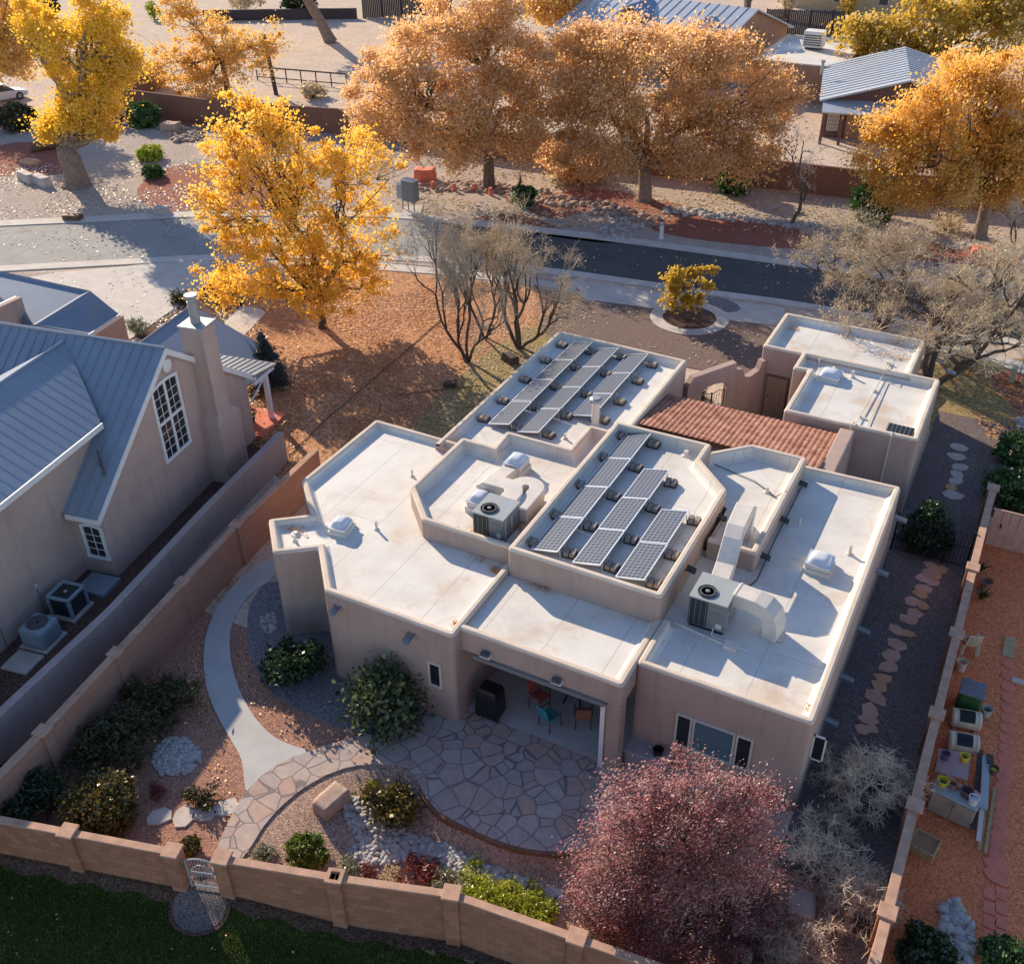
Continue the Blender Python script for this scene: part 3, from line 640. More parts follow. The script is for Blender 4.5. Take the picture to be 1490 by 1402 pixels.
def tree(label, base, E, nleaf, leaf, size, tr=.35, dens=9, rc=.8, lean=(0,0), fork=.35, bark='bark', shell=.5, name='deciduous_tree', group=None, cat='tree', flare=1.5, squash=.7, limbs=60, trunkn=1, z0=0, twigs=0, fruit=None):
    """trunk, limbs to every clump, and a crown of separate leaves; base=(x,y), E in world metres"""
    root=empty(name,(0,0,0)); tag(root,label,cat,group)
    Cn=clumps(E,dens,shell)
    top=max(c[2]+r[2] for c,r in E); cen=np.mean([c for c,r in E],axis=0)
    b=np.array([base[0],base[1],z0-.05]); fk=np.array([base[0]+lean[0],base[1]+lean[1],z0+fork*(top-z0)])
    m=MB()
    for q in range(trunkn):
        off=np.array([0,0,0.]) if trunkn==1 else np.array([.35*math.cos(q*2.4),.35*math.sin(q*2.4),0])
        e=fk+off*3; pts=[b+off+(e-b-off)*t+np.array([.05*math.sin(5*t+q),.05*math.cos(4*t),0])*tr*4*t for t in (0,.06,.18,.4,.7,1)]
        m.tube(pts,[tr*flare,tr*1.15,tr,tr*.92,tr*.85,tr*.75],12)
    m.build('trunk',MT[bark],root,smooth=True)
    segs=[]
    hubs=[]
    for c,r in E:
        h=fk+(np.array(c)-fk)*.55; s,pts=limb(fk,h,tr*.62,tr*.32,5,.12); segs+=s; hubs.append(h)
    hubs=np.array(hubs+[fk])
    idx=rng.permutation(len(Cn))[:limbs]
    for i in idx:
        h=hubs[np.argmin(np.linalg.norm(hubs-Cn[i],axis=1))]; s,pts=limb(h,Cn[i],tr*.22,tr*.05,4,.15,.05); segs+=s
        for _ in range(twigs):
            e=Cn[i]+rng.normal(size=3)*rc*.9+np.array([0,0,rc*.6]); s,_p=limb(pts[-2],e,tr*.07,.008,3,.12); segs+=s
    tubes_np('branches',segs,MT[bark],root,5)
    P=leaves(Cn,nleaf,rc,size,squash=squash); V,F=quads(P,np.full(len(P),size),sun=.55)
    npmesh('crown',V,F,MT[leaf],root)
    based(root,(base[0],base[1],z0)); return root
def EL(base, L, dr=.8):
    """ellipsoids from photo spots: (px,py,rx_px,ry_px[,depth offset m])"""
    out=[]
    for q in L:
        p=at(q[0],q[1],base); dz=q[4] if len(q)>4 else 0
        p=p+(p-CAM).normalized()*dz
        k=mpp(p); rx=q[2]*k*1.06; rz=q[3]*k*1.1
        out.append((np.array(p),(rx,rx*dr,rz)))
    return out
def cot(label,bp,L,**k):
    b=G(*bp); return tree(label,b,EL(b,L),**k)
# the cottonwoods along the street
gct='tall autumn cottonwoods across the street'
cot('tall yellow cottonwood with a thick pale trunk on the left of the street',(113,270),[(108,172,40,18,0),(90,150,38,32,1),(140,150,36,30,-1),(76,184,22,16,0),(158,188,17,18,0),(118,105,44,32,0),(166,112,24,26,0),(92,62,30,28,0),(150,55,40,28,0),(188,92,18,16,0),(140,15,45,24,0),(58,22,34,28,2)],nleaf=46000,leaf='lf_yellow',size=.175,tr=.85,fork=.22,bark='bark_pale',flare=1.4,dens=3.4,rc=1.0,group=gct)
cot('dense amber cottonwood cut by the left edge of the photo above the white car',(-30,165),[(0,70,45,45,0),(20,20,40,40,0),(-40,90,50,40,0),(8,85,30,22,0),(-30,20,60,60,2),(40,60,22,28,0)],nleaf=26000,leaf='lf_amber',size=.22,tr=.5,fork=.3,dens=3,rc=1.0,group=gct)
cot('thin golden cottonwood with open branches beside the sand lot',(332,138),[(330,60,45,35,0),(270,40,25,45,0),(360,85,40,28,-1),(250,100,40,30,0),(300,125,35,28,-1),(290,95,30,25,0),(255,5,20,25,0),(395,55,22,20,0)],nleaf=15000,leaf='lf_amber',size=.21,tr=.3,fork=.35,dens=7,rc=.8,twigs=2,group=gct)
cot('broad copper cottonwood behind the grey utility cabinets',(711,273),[(640,90,90,60,0),(560,130,65,50,-1),(730,70,75,60,1),(640,165,90,45,-2),(730,165,70,50,-2),(640,210,60,30,-2),(560,180,50,30,-1),(700,10,80,40,2),(790,110,60,60,1),(760,200,40,35,-2)],nleaf=90000,leaf='lf_orange',size=.17,tr=.42,fork=.27,dens=3.6,rc=1.05,group=gct)
cot('broadest copper cottonwood standing on the red mulch strip',(937,291),[(940,110,110,70,0),(1070,120,80,60,0),(850,110,70,70,1),(900,190,80,50,-2),(1000,200,90,50,-2),(1090,190,70,45,-1),(840,190,50,50,-1),(1010,232,70,16,-2),(1060,225,60,22,-1),(880,62,70,24,2),(1020,64,80,24,2),(850,232,45,18,-1),(1130,150,40,50,0)],nleaf=115000,leaf='lf_orange',size=.17,tr=.5,fork=.2,bark='bark_pale',dens=3.6,rc=1.05,group=gct)
cot('rounded amber cottonwood at the right edge across the street',(1424,345),[(1400,170,95,70,0),(1340,200,75,60,0),(1430,240,90,60,-2),(1480,150,70,80,0),(1350,260,70,35,-2),(1430,110,70,40,2),(1500,230,70,70,0),(1290,215,40,50,0),(1420,275,60,14,-2),(1320,290,36,16,-1)],nleaf=92000,leaf='lf_amber',size=.17,tr=.42,fork=.25,bark='bark_pale',dens=3.6,rc=1.05,group=gct)
gfar='far trees behind the back houses'
cot('olive and gold tree at the top right behind the amber cottonwood',(1350,130),[(1290,60,50,35,0),(1360,30,60,35,0),(1440,40,60,45,0),(1250,50,35,25,0),(1330,85,45,20,0),(1460,0,60,40,1)],nleaf=20000,leaf='lf_olive',size=.34,tr=.4,fork=.3,dens=10,rc=1.1,twigs=1,group=gfar)
cot('dark gold tree at the top edge left of the dormered metal roof',(825,70),[(820,12,45,22,0),(800,-10,50,30,0),(860,10,25,20,0)],nleaf=9000,leaf='lf_amber',size=.34,tr=.35,fork=.3,dens=9,rc=1.0,group=gfar)
cot('leaning cottonwood with a bare pale trunk on the sand lot',(482,62),[(450,-60,70,40,0),(520,-70,70,40,0)],nleaf=5000,leaf='lf_amber',size=.34,tr=.62,fork=.5,lean=(-2.6,-1.2),bark='bark_pale',flare=1.25,dens=6,rc=1.0,group=gfar)
# yellow ash in the front yard
b=G(470,477)
tree('bright yellow ash tree in the front yard with dark upright branches',b,EL(b,[(360,200,60,55,0),(430,250,80,60,0),(520,240,60,45,0),(330,300,50,60,0),(430,340,90,55,-1),(520,330,65,55,0),(360,390,70,45,-1),(450,410,75,45,-1),(520,410,50,40,0),(320,420,30,30,0),(400,175,40,30,1),(330,240,35,40,0)],.9),nleaf=42000,leaf='lf_ash',size=.145,tr=.22,fork=.12,bark='bark_dark',dens=11,rc=.55,limbs=110,twigs=6,shell=.3,name='ash_tree',flare=1.3)
# low leafless trees (desert willows): forking limbs and clouds of fine twigs
def forks(nstem,depth,spread=.6,kids=(2,3),droop=.0,l0=1.0,up=.25):
    """unit skeleton: list of (p0,p1,depth) grown by repeated forking from the origin"""
    out=[]
    def grow(p,d,L,k):
        q=p
        for s in range(3 if k>1 else 2):
            d=d+rng.normal(size=3)*.24; d[2]+=.05; d/=np.linalg.norm(d); e=q+d*L/(3 if k>1 else 2); out.append((q,e,k)); q=e
        if k==0: return
        for c in range(rng.integers(kids[0],kids[1]+1)):
            v=d+rng.normal(size=3)*spread; v[2]+=up*(.2 if k<3 else 1); v/=np.linalg.norm(v); grow(q,v,L*rng.uniform(.62,.86),k-1)
    for s in range(nstem):
        a=s*6.283/nstem+rng.random(); v=np.array([math.cos(a)*.55,math.sin(a)*.55,.9]); v/=np.linalg.norm(v); grow(np.array([math.cos(a),math.sin(a),0])*.06,v,l0*rng.uniform(.8,1.2),depth)
    return out
def bare(label,base,E,nstem=4,depth=6,r=.09,mat='twig',bark='bark_dark',leafn=0,leaf='lf_tan',name='bare_tree',group=None,z0=0,cat='tree',twr=.011,bk=2,spread=.55,kids=(2,3)):
    root=empty(name,(0,0,0)); tag(root,label,cat,group); S=forks(nstem,depth,spread,kids)
    lo=np.min([np.array(c)-np.array(q) for c,q in E],0); hi=np.max([np.array(c)+np.array(q) for c,q in E],0)
    T=np.array([s[1] for s in S]); tl,th=np.percentile(T,2,0),np.percentile(T,98,0); b=np.array([base[0],base[1],z0]); cxy=(lo+hi)/2
    sx=(hi-lo)[0]/(th-tl)[0]; sy=max((hi-lo)[1],.8*(hi-lo)[0])/(th-tl)[1]; sz=(hi[2]-z0)/th[2]; tc=(tl+th)/2
    def W(p):
        t=min(1,max(0,p[2]/th[2])); return np.array([b[0]+(p[0]-tc[0]*t)*sx+(cxy[0]-b[0])*t, b[1]+(p[1]-tc[1]*t)*sy+(cxy[1]-b[1])*t, z0+p[2]*sz])
    rad=lambda k: max(twr*.6, r*((k+.4)/(depth+.4))**1.7)
    big=[];fine=[];tips=[]
    for p,q,k in S:
        (big if k>=bk else fine).append((W(p),W(q),rad(k),max(twr*.5,rad(k-.33))))
        if k==0: tips.append(W(q))
    tubes_np('trunk',big,MT[bark],root,6)
    for t in tips:
        for _ in range(2):
            d=rng.normal(size=3)*.22; d[2]+=.05; fine.append((t,t+d,twr*.55,twr*.35))
    tubes_np('twigs',fine,MT[mat],root,3)
    if leafn:
        tp=np.array(tips); P=tp[rng.integers(0,len(tp),leafn)]+rng.normal(size=(leafn,3))*.14; V,F=quads(P,np.full(leafn,.075),asp=.45,sun=.3); npmesh('crown',V,F,MT[leaf],root)
    based(root,(base[0],base[1],z0)); return root
gb='leafless trees by the street'
b=G(680,527); bare('leafless multi-stemmed tree with dark crooked stems on the leaf-strewn yard, nearest the diagonal edging',b,EL(b,[(640,430,48,45),(690,400,45,45),(650,370,40,40),(620,460,40,25)]),4,6,.075,leafn=1500,group=gb,bk=3)
b=G(706,492); bare('slender leafless tree with two stems between the crooked one and the densest one',b,EL(b,[(690,390,40,42),(720,360,36,36)]),2,6,.075,leafn=900,group=gb)
b=G(756,507); bare('dense grey leafless tree touching the corner of the far left roof',b,EL(b,[(760,400,50,45),(810,410,45,35),(740,360,45,35),(820,440,30,22)]),4,6,.095,leafn=3800,group=gb,bk=3)
b=G(1352,562); bare('wide tan leafless tree with a thick dark bent trunk behind the right garage corner',b,EL(b,[(1310,440,60,40),(1380,420,60,40),(1440,440,55,40),(1470,490,40,25)]),5,6,.15,leafn=9000,group=gb,bk=3,kids=(2,3))
b=G(1285,478); bare('wide straw coloured leafless tree hiding the street behind the left garage corner',b,EL(b,[(1200,390,50,38),(1260,390,55,40),(1290,370,50,32),(1330,410,45,35),(1185,430,30,20)]),5,6,.115,leafn=9500,group=gb,bk=3)
b=G(1450,470); bare('low grey leafless tree between the wide tan one and the silver car',b,EL(b,[(1430,400,50,30),(1480,390,45,28)]),4,5,.12,'twig_g',leafn=2200,group=gb,bk=2)
b=G(1150,327); bare('tall thin bare sapling in front of the brown block wall',b,EL(b,[(1165,205,30,20),(1150,235,25,18)]),1,5,.13,'twig_g','bark',40,twr=.016,bk=2)
b=G(1462,385); bare('small bare sapling on the red gravel at the right edge',b,EL(b,[(1465,325,15,20),(1480,305,12,12)]),1,4,.09,'twig_g','bark',0,twr=.015,bk=2)
# twiggy grey shrubs beside the east wall, and the plum tree
gs='pale twiggy shrubs along the east wall'
def twigshrub(label,px,py,rx,ry,n,mat='twig_g',h=None,group=gs,leafn=0,z=None):
    b=GT(px,py); k=mpp(b); r=rx*k; hh=h or ry*k; root=empty('twiggy_shrub',(0,0,0)); tag(root,label,'shrub',group); big=[];fine=[]
    S=forks(max(7,int(n/90)),4,.75,(2,3),up=.05); T=np.array([s[1] for s in S]); e=np.percentile(np.abs(T),96,0); sx,sz=r/max(e[0],e[1]),hh/np.percentile(T[:,2],97)
    W=lambda p: np.array([b.x+p[0]*sx,b.y+p[1]*sx,b.z+max(.02,p[2]*sz)])
    for p,q,kk in S:
        rr=.007+.006*kk; (big if kk>2 else fine).append((W(p),W(q),rr,rr*.75))
        if kk<2:
            for _ in range(2): d=rng.normal(size=3)*.11*r; fine.append((W(q),W(q)+d,.007,.004))
    tubes_np('twigs',fine,MT[mat],root,3); tubes_np('stem',big,MT['bark'],root,4)
    if leafn:
        P=np.array(b)+rng.normal(size=(leafn,3))*np.array([r*.45,r*.45,hh*.4])+np.array([0,0,hh*.4]); P[:,2]=np.maximum(P[:,2],b.z+.03); V,F=quads(P,np.full(leafn,.1),asp=.4); npmesh('foliage',V,F,MT['lf_sage'],root)
    based(root,b); return root
twigshrub('spiky pale twiggy shrub, topmost of those by the east wall',1262,1160,66,80,1500,h=1.5)
twigshrub('pale twiggy shrub right of the plum tree, below the topmost twiggy shrub',1195,1255,55,60,1100,h=1.1,leafn=500)
twigshrub('largest grey twiggy shrub against the lower part of the east wall',1248,1335,56,85,1700,h=1.4)
twigshrub('grey twiggy shrub at the bottom edge right of the plum tree',1150,1408,62,60,1000,h=1.0)
twigshrub('straggly brown shrub between the house corner and the topmost twiggy shrub',1205,1215,30,35,260,mat='twig',h=.9)
def plum():
    b=GT(985,1345); c=at(985,1235,b)
    E=EL(b,[(985,1235,95,80,0),(900,1250,70,70,0),(1060,1240,75,75,0),(985,1310,130,70,0),(1000,1160,75,45,.2),(930,1170,60,40,.2),(1090,1170,45,45,.4),(880,1310,50,60,0),(1090,1320,60,65,0),(985,1370,120,50,0)],1.0)
    tree('round purple-leaved plum tree in front of the right bedroom window',(b.x,b.y),E,120000,'lf_purple',.068,tr=.12,dens=75,rc=.32,fork=.25,limbs=160,twigs=3,shell=.45,bark='bark',name='plum_tree',z0=b.z)
plum()
b=G(1000,465); tree('small round yellow tree in the concrete ring beside the driveway',b,EL(b,[(1005,420,32,25),(1020,405,25,22),(990,410,25,22),(1000,438,30,12)]),3800,'lf_olive',.17,tr=.08,dens=12,rc=.4,fork=.35,limbs=40,twigs=3,bark='bark',name='small_tree')
# spruce
def spruce(label,px,py,h,r):
    b=G(px,py); root=empty('spruce_tree',(0,0,0)); tag(root,label,'tree'); segs=[];P=[]
    MB().tube([(b[0],b[1],0),(b[0],b[1],h*.95)],[.1,.02],8).build('trunk',MT['bark'],root)
    for k in range(260):
        t=rng.random()**.8; z=.15+t*(h-.2); rr=r*(1-t)**.85*(.75+.4*rng.random()); a=rng.random()*6.28
        e=np.array([b[0]+rr*math.cos(a),b[1]+rr*math.sin(a),z-.15*rr]); s=np.array([b[0],b[1],z+.1]); segs.append((s,e,.02,.006))
        n=max(8,int(70*rr)); u=rng.random((n,1))**.7; P.append(s+(e-s)*u+rng.normal(size=(n,3))*.07)
    tubes_np('branches',segs,MT['bark'],root,4); P=np.vstack(P); V,F=quads(P,np.full(len(P),.15),asp=.35); npmesh('crown',V,F,MT['lf_spruce'],root); based(root,(b[0],b[1],0))
spruce('blue-green spruce beside the white porch post of the left house',392,565,2.9,1.15)
# leafy shrubs: (label, base px, rx px, height m, material, n, size, shape)
def shrub(label,px,py,rx,h,leaf,n,size,cat='shrub',name='shrub',group=None,shape='round',dens=26,asp=.7,ry=None,flat=0,rc=.2,shell=.72):
    b=GT(px,py); r=rx*mpp(b); ry=ry or r; root=empty(name,(0,0,0)); tag(root,label,cat,group)
    if shape=='round': E=[((b.x,b.y,b.z+h*.48),(r*.93,ry*.93,h*.52))]
    elif shape=='loose': E=[((b.x+rng.uniform(-.62,.62)*r,b.y+rng.uniform(-.55,.55)*ry,b.z+h*rng.uniform(.25,.68)),(r*rng.uniform(.3,.5),ry*rng.uniform(.3,.5),h*rng.uniform(.24,.38))) for _ in range(9)]
    elif shape=='cone': E=[((b.x,b.y,b.z+h*.26),(r,ry,h*.28)),((b.x,b.y,b.z+h*.5),(r*.75,ry*.75,h*.25)),((b.x,b.y,b.z+h*.74),(r*.42,ry*.42,h*.25))]
    else: E=[((b.x,b.y,b.z+h*.3),(r,ry,h*.5))]
    Cn=np.vstack([clumps([e_],max(dens*max(1,1/ max(r,.3))*r*1.6,(90 if shape in ('round','cone') else 16)/(e_[1][0]*e_[1][1]*e_[1][2])**(2/3)),shell) for e_ in E]); P=leaves(Cn,n if shape!='round' else int(n*1.5),rc*max(.45,min(1.2,r)),size); P[:,2]=np.maximum(P[:,2],b.z+.02)
    segs=[]
    for i in rng.permutation(len(Cn))[:26]:
        s,_p=limb((b.x,b.y,b.z),Cn[i],.025,.008,3,.1); segs+=s
    tubes_np('stems',segs,MT['bark_dark'],root,4)
    V,F=quads(P,np.full(len(P),size),flat,asp); npmesh('foliage',V,F,MT[leaf],root); based(root,b); return root
shrub('dark round shrub in the grey gravel below the left notch of the house',432,985,44,1.55,'lf_dark',6500,.12,shape='loose',rc=.3)
shrub('glossy variegated rose bush against the house wall left of the covered patio',562,1046,58,2.0,'lf_rose',4600,.16,shape='cone',rc=.42,name='rose_bush')
shrub('gold-tipped rounded shrub behind the south wall in the lower left corner',152,1196,57,1.25,'lf_gold',9000,.10,rc=.22)
shrub('dark spreading juniper along the west wall, upper one',232,1040,62,1.0,'lf_jun',6500,.16,shape='loose',asp=.25,group='junipers along the west wall',name='juniper')
shrub('dark spreading juniper along the west wall, lower one by the river stones',158,1098,72,1.1,'lf_jun',7000,.16,shape='loose',asp=.25,group='junipers along the west wall',name='juniper')
shrub('darkest green juniper in the lower left corner of the walled yard',42,1165,62,1.2,'lf_dark',6500,.15,shape='loose',asp=.3,name='juniper')
shrub('low brown bushy plant right of the blue river stones',296,1163,26,.5,'lf_jun',1500,.12,shape='loose',asp=.25)
shrub('faded brown low plant between the gold-tipped shrub and the stepping stones',228,1152,20,.35,'lf_red',500,.1,shape='loose',asp=.25)
shrub('small golden bush just inside the garden gate',279,1238,13,.5,'lf_gold',900,.09)
shrub('clipped bright green ball shrub behind the south wall right of the gate',450,1252,30,.85,'lf_green',4200,.085,rc=.16)
shrub('yellow and green bush on the gravel at the patio edge',578,1178,42,.9,'lf_gold',3200,.12,shape='loose',rc=.3)
shrub('small green tuft left of the yellow patio bush',545,1152,14,.45,'lf_green',500,.1,shape='loose')
gl='low plants along the inside of the south wall'
for lab,px,py,rx,h,lf,n in (('grey-green rosette plant right of the gate pillar',386,1246,20,.3,'lf_sage',700),('grey-green plant behind the open-topped pillar',508,1266,20,.4,'lf_sage',800),('small red plant beside the grey-green plant behind the open-topped pillar',533,1275,15,.3,'lf_red',500),('red spreading plant in the middle of the planting strip',612,1274,34,.4,'lf_red',1500),('pale sage plant right of the red spreading plant',650,1290,28,.35,'lf_sage',1200),('lime green creeping juniper left of centre behind the wall',697,1293,42,.4,'lf_lime',3800),('lime green creeping juniper in the middle of the lime row',738,1316,45,.4,'lf_lime',4000),('lime green creeping juniper at the right end of the lime row',780,1336,37,.4,'lf_lime',3200),('small pale green plant left of the plum tree near the wall',872,1372,24,.25,'lf_sage',700),('dry tan plant between the red plant and the green ball',570,1275,18,.25,'lf_tan',450)):
    shrub(lab,px,py,rx,h,lf,n,.09,cat='plant',name='low_plant',group=gl,shape='loose',asp=.4)
shrub('dark cone-shaped cypress at the iron side gate',1342,795,38,2.0,'lf_dark',11000,.10,shape='cone',name='cypress',rc=.2)
shrub('dark clipped hedge beyond the iron gate, lower one at the right edge',1475,735,45,1.5,'lf_box',5500,.14,group='hedges at the right edge')
shrub('dark clipped hedge at the right edge, upper one by the white stones',1478,672,34,1.2,'lf_box',4000,.14,group='hedges at the right edge')
shrub('dark shrub at the bottom edge beside the pile of grey cobbles',1342,1398,42,.9,'lf_dark',4500,.10)
shrub('dark ball shrub at the bottom right corner by the red pavers',1458,1408,36,.75,'lf_box',3000,.09)
ga='clipped shrubs across the street'
for lab,px,py,rx,h,lf in (('dark boxy clipped shrub below the left end of the brown wall',213,183,24,1.9,'lf_box'),('light green clipped shrub above the smallest ball shrub on the left gravel',219,232,17,.9,'lf_lime'),('smallest dark ball shrub on the left gravel',224,258,13,.9,'lf_box'),('wide olive bush below the white car',28,188,28,2.1,'lf_jun'),('dark ball shrub right of the row of red stumps',763,297,15,1.2,'lf_box'),('round green clipped shrub under the right side of the broadest cottonwood',1068,280,26,2.5,'lf_box'),('round green clipped shrub under the left side of the rightmost cottonwood',1270,320,35,2.8,'lf_box')):
    shrub(lab,px,py,rx,h,lf,4200,.2,group=ga,rc=.28)
shrub('wine red bush behind the thick pale trunk',168,178,22,2.0,'lf_purple',1500,.2,shape='loose')
shrub('pink and gold low tree under the broad copper cottonwood',830,262,55,2.6,'lf_orange',6500,.24,shape='loose',rc=.4)
for lab,px,py,rx,h,lf in (('tan seedhead grass clump beside the mulch strip at the left house',345,432+6,14,.9,'lf_tan'),('green agave-like bush at the corner of the left house drive',200,485,20,.9,'lf_sage'),('dark olive grass clump on the mulch strip',262,440,16,.8,'lf_jun'),('olive clump at the driveway side of the yellow ash',318,438,13,.8,'lf_jun')): shrub(lab,px,py,rx,h,lf,900,.2,name='grass_clump',cat='plant',shape='loose',asp=.2)
shrub('brown grassy clump below the wide leafless tree trunk',1412,528,42,.7,'lf_tan',1500,.2,name='grass_clump',cat='plant',shape='loose',asp=.2)
shrub('dry bush on the right gravel under the amber cottonwood',1375,335,28,1.3,'lf_tan',900,.2,shape='loose',asp=.3)
shrub('dry bush on the red gravel left of the amber cottonwood trunk',1255,352,30,1.1,'lf_tan',900,.2,shape='loose',asp=.3)
shrub('small fern by the courtyard entry wall',1068,590,14,1.1,'lf_gold',600,.16,shape='loose',asp=.3,name='fern',cat='plant')
shrub('dark low plant left of the courtyard gate',1022,580,12,.6,'lf_dark',400,.16,shape='loose',asp=.3,name='fern',cat='plant')
# ================================================================ GROUND
MT['g_sand']=gravel('pale_sand_ground',(.58,.46,.36),6,.18,(.40,.31,.24),bump=.25)
MT['g_tan']=gravel('tan_gravel',(.47,.39,.33),30,.5,(.33,.265,.23),(.62,.54,.45),.66)
MT['g_yard']=gravel('brown_yard_gravel',(.38,.205,.145),26,.5,(.33,.175,.125),(.42,.24,.08),.74)
MT['g_bed']=gravel('pink_tan_gravel',(.40,.27,.205),22,.55,(.35,.23,.18))
MT['g_grey']=gravel('grey_gravel',(.22,.205,.21),26,.6,(.18,.165,.17))
MT['g_red']=gravel('red_cinder_gravel',(.33,.125,.085),24,.45,(.27,.11,.08),(.55,.43,.35),.72)
MT['g_mulch']=gravel('bark_mulch',(.13,.075,.06),22,.6,(.10,.06,.05),(.5,.38,.3),.68)
MT['g_front']=gravel('leaf_strewn_dirt',(.40,.18,.075),9,.6,(.54,.30,.17),(.68,.46,.32),.5)
MT['g_olive']=gravel('thin_dry_turf',(.30,.235,.10),12,.5,(.36,.25,.13),(.5,.36,.2),.62)
MT['g_side']=gravel('side_path_gravel',(.185,.15,.14),26,.5,(.155,.125,.12))
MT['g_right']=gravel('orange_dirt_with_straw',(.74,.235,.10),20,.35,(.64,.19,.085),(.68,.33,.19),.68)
MT['g_drive']=gravel('brown_driveway_gravel',(.20,.145,.12),30,.4,(.165,.12,.10),(.42,.33,.28),.74,bump=.3)
def cracks(t,col):
    v=t.new('TexNoise',i_Scale=.6,i_Detail=5.0); t.link(t.co.outputs['Object'],v.inputs['Vector']); w=t.mix(1.2,t.co.outputs['Object'],v.outputs['Color'],'ADD')
    e=t.new('TexVoronoi',i_Scale=.2,feature='DISTANCE_TO_EDGE'); t.link(w,e.inputs['Vector']); return t.mix(t.ramp(e.outputs['Distance'],[(.004,(.3,)*3),(.012,(0,0,0))]),col,(.04,.04,.042))
t=NT('asphalt'); n=t.noise(.35,6,.7); col=t.ramp(n,[(.3,(.06,.063,.066)),(.7,(.095,.095,.093))]); col=t.mix(t.ramp(t.noise(60,2),[(.5,(0,0,0)),(.8,(.5,)*3)]),col,(.25,.24,.22))
col=cracks(t,col); t.bump(t.noise(90,2),.3,.01); MT['asphalt']=t.done(col,.85,spec=.25)  # right stretch of road: tree shade put into a darker colour
t=NT('pale_worn_asphalt'); n=t.noise(.5,6,.7); col=t.ramp(n,[(.3,(.26,.255,.245)),(.7,(.34,.33,.31))]); col=t.mix(t.ramp(t.noise(5,5,.75),[(.62,(0,0,0)),(.7,(.8,)*3)]),col,(.58,.51,.43)); col=cracks(t,col); t.bump(t.noise(90,2),.3,.01); MT['asphalt2']=t.done(col,.85,spec=.25)  # left stretch of road: sunlight and dust put into a paler colour
MT['flag']=flagstone('flagstone_paving',[(.54,.32,.25),(.56,.45,.39),(.46,.40,.38),(.60,.38,.28),(.54,.48,.44),(.50,.31,.25),(.50,.42,.40)],1.8,(.19,.155,.15))
MT['lawn']=gravel('lawn_turf',(.042,.058,.012),30,.5,(.033,.048,.010))
MT['brick_l']=blockwall('retaining_bricks',(.25,.13,.085),.3,.15,.012)
MT['block_s']=blockwall('split_face_block',(.40,.195,.12),.4,.2,.008,.22)
MT['block_w']=blockwall('pink_block',(.37,.215,.165),.4,.2,.004,.1)
MT['block_n']=blockwall('brown_block',(.27,.145,.10),.4,.2,.004,.1)
MT['capstone']=M('wall_coping',(.46,.285,.20),.9,.2,3,bump=.2,bscale=30)
def smooth(P,k=4):
    n=len(P); out=[]
    for i in range(n):
        p0,p1,p2,p3=[Vector(P[(i+j-1)%n]) for j in range(4)]
        for s in range(k):
            t=s/k; out.append(tuple(.5*((2*p1)+(p2-p0)*t+(2*p0-5*p1+4*p2-p3)*t*t+(3*p1-p0-3*p2+p3)*t*t*t)))
    return out
def sheet(name,px,z,mat,sm=0,kind='structure',thick=.06,world=False,**k):
    P=px if world else [G(*q) for q in px]
    if sm: P=smooth(P,sm)
    a=sum(P[i-1][0]*P[i][1]-P[i][0]*P[i-1][1] for i in range(len(P)))
    if a<0: P=P[::-1]
    from mathutils.geometry import tessellate_polygon
    n=len(P); tri=tessellate_polygon([[Vector((p[0],p[1],0)) for p in P]]); F=[]
    for t_ in tri:
        i,j,l=t_; ar=(P[j][0]-P[i][0])*(P[l][1]-P[i][1])-(P[l][0]-P[i][0])*(P[j][1]-P[i][1]); F.append((i,j,l) if ar>0 else (i,l,j))
    me=bpy.data.meshes.new(name); me.from_pydata([(p[0],p[1],z) for p in P]+[(p[0],p[1],z-thick) for p in P],[],F+[(i+n,(i+1)%n+n,(i+1)%n,i) for i in range(n)]); me.materials.append(MT[mat]); me.update()
    o=bpy.data.objects.new(name,me); C.objects.link(o); return tag(o,kind=kind,**k)
# sculpted near ground: yard, planting bed and lawn share one grid
def near():
    st=.25; X0,X1,Y0,Y1=-30.0,.9,0.0,19.0; nx=int(round((X1-X0)/st)); ny=int(round((Y1-Y0)/st)); st_x=(X1-X0)/nx
    H=np.array([[terr(X0+i*st_x,Y0+j*st) for i in range(nx+1)] for j in range(ny+1)])
    V=np.array([[X0+i*st_x,Y0+j*st,H[j,i]] for j in range(ny+1) for i in range(nx+1)])
    cls={0:[],1:[],2:[]}
    for j in range(ny):
        for i in range(nx):
            x=X0+(i+.5)*st_x; y=Y0+(j+.5)*st; s=(y-SW0.y)*SWD.x-(x-SW0.x)*SWD.y
            c=0
            if s<.1: c=2
            elif inside(x,y,BEDW) or (x>-15.8 and seg_dist(x,y)<.25): c=1
            a=j*(nx+1)+i; cls[c].append((a,a+1,a+nx+2,a+nx+1))
    for c,nm,m in ((0,'yard_ground','g_yard'),(1,'planting_bed','g_bed'),(2,'lawn','lawn')):
        F=np.array(cls[c]); u,inv=np.unique(F,return_inverse=True); npmesh(nm,V[u],inv.reshape(F.shape),MT[m],smooth=True,kind='structure')
near()
b=600; m=MB(); m.add([(-b,-b,0),(-30,-b,0),(-30,b,0),(-b,b,0)],[(0,1,2,3)]); m.add([(.9,-b,0),(b,-b,0),(b,b,0),(.9,b,0)],[(0,1,2,3)]); m.add([(-30,19,0),(.9,19,0),(.9,b,0),(-30,b,0)],[(0,1,2,3)]); m.add([(-30,-b,0),(.9,-b,0),(.9,0,0),(-30,0,0)],[(0,1,2,3)])
m.build('ground',MT['g_sand'],kind='structure')
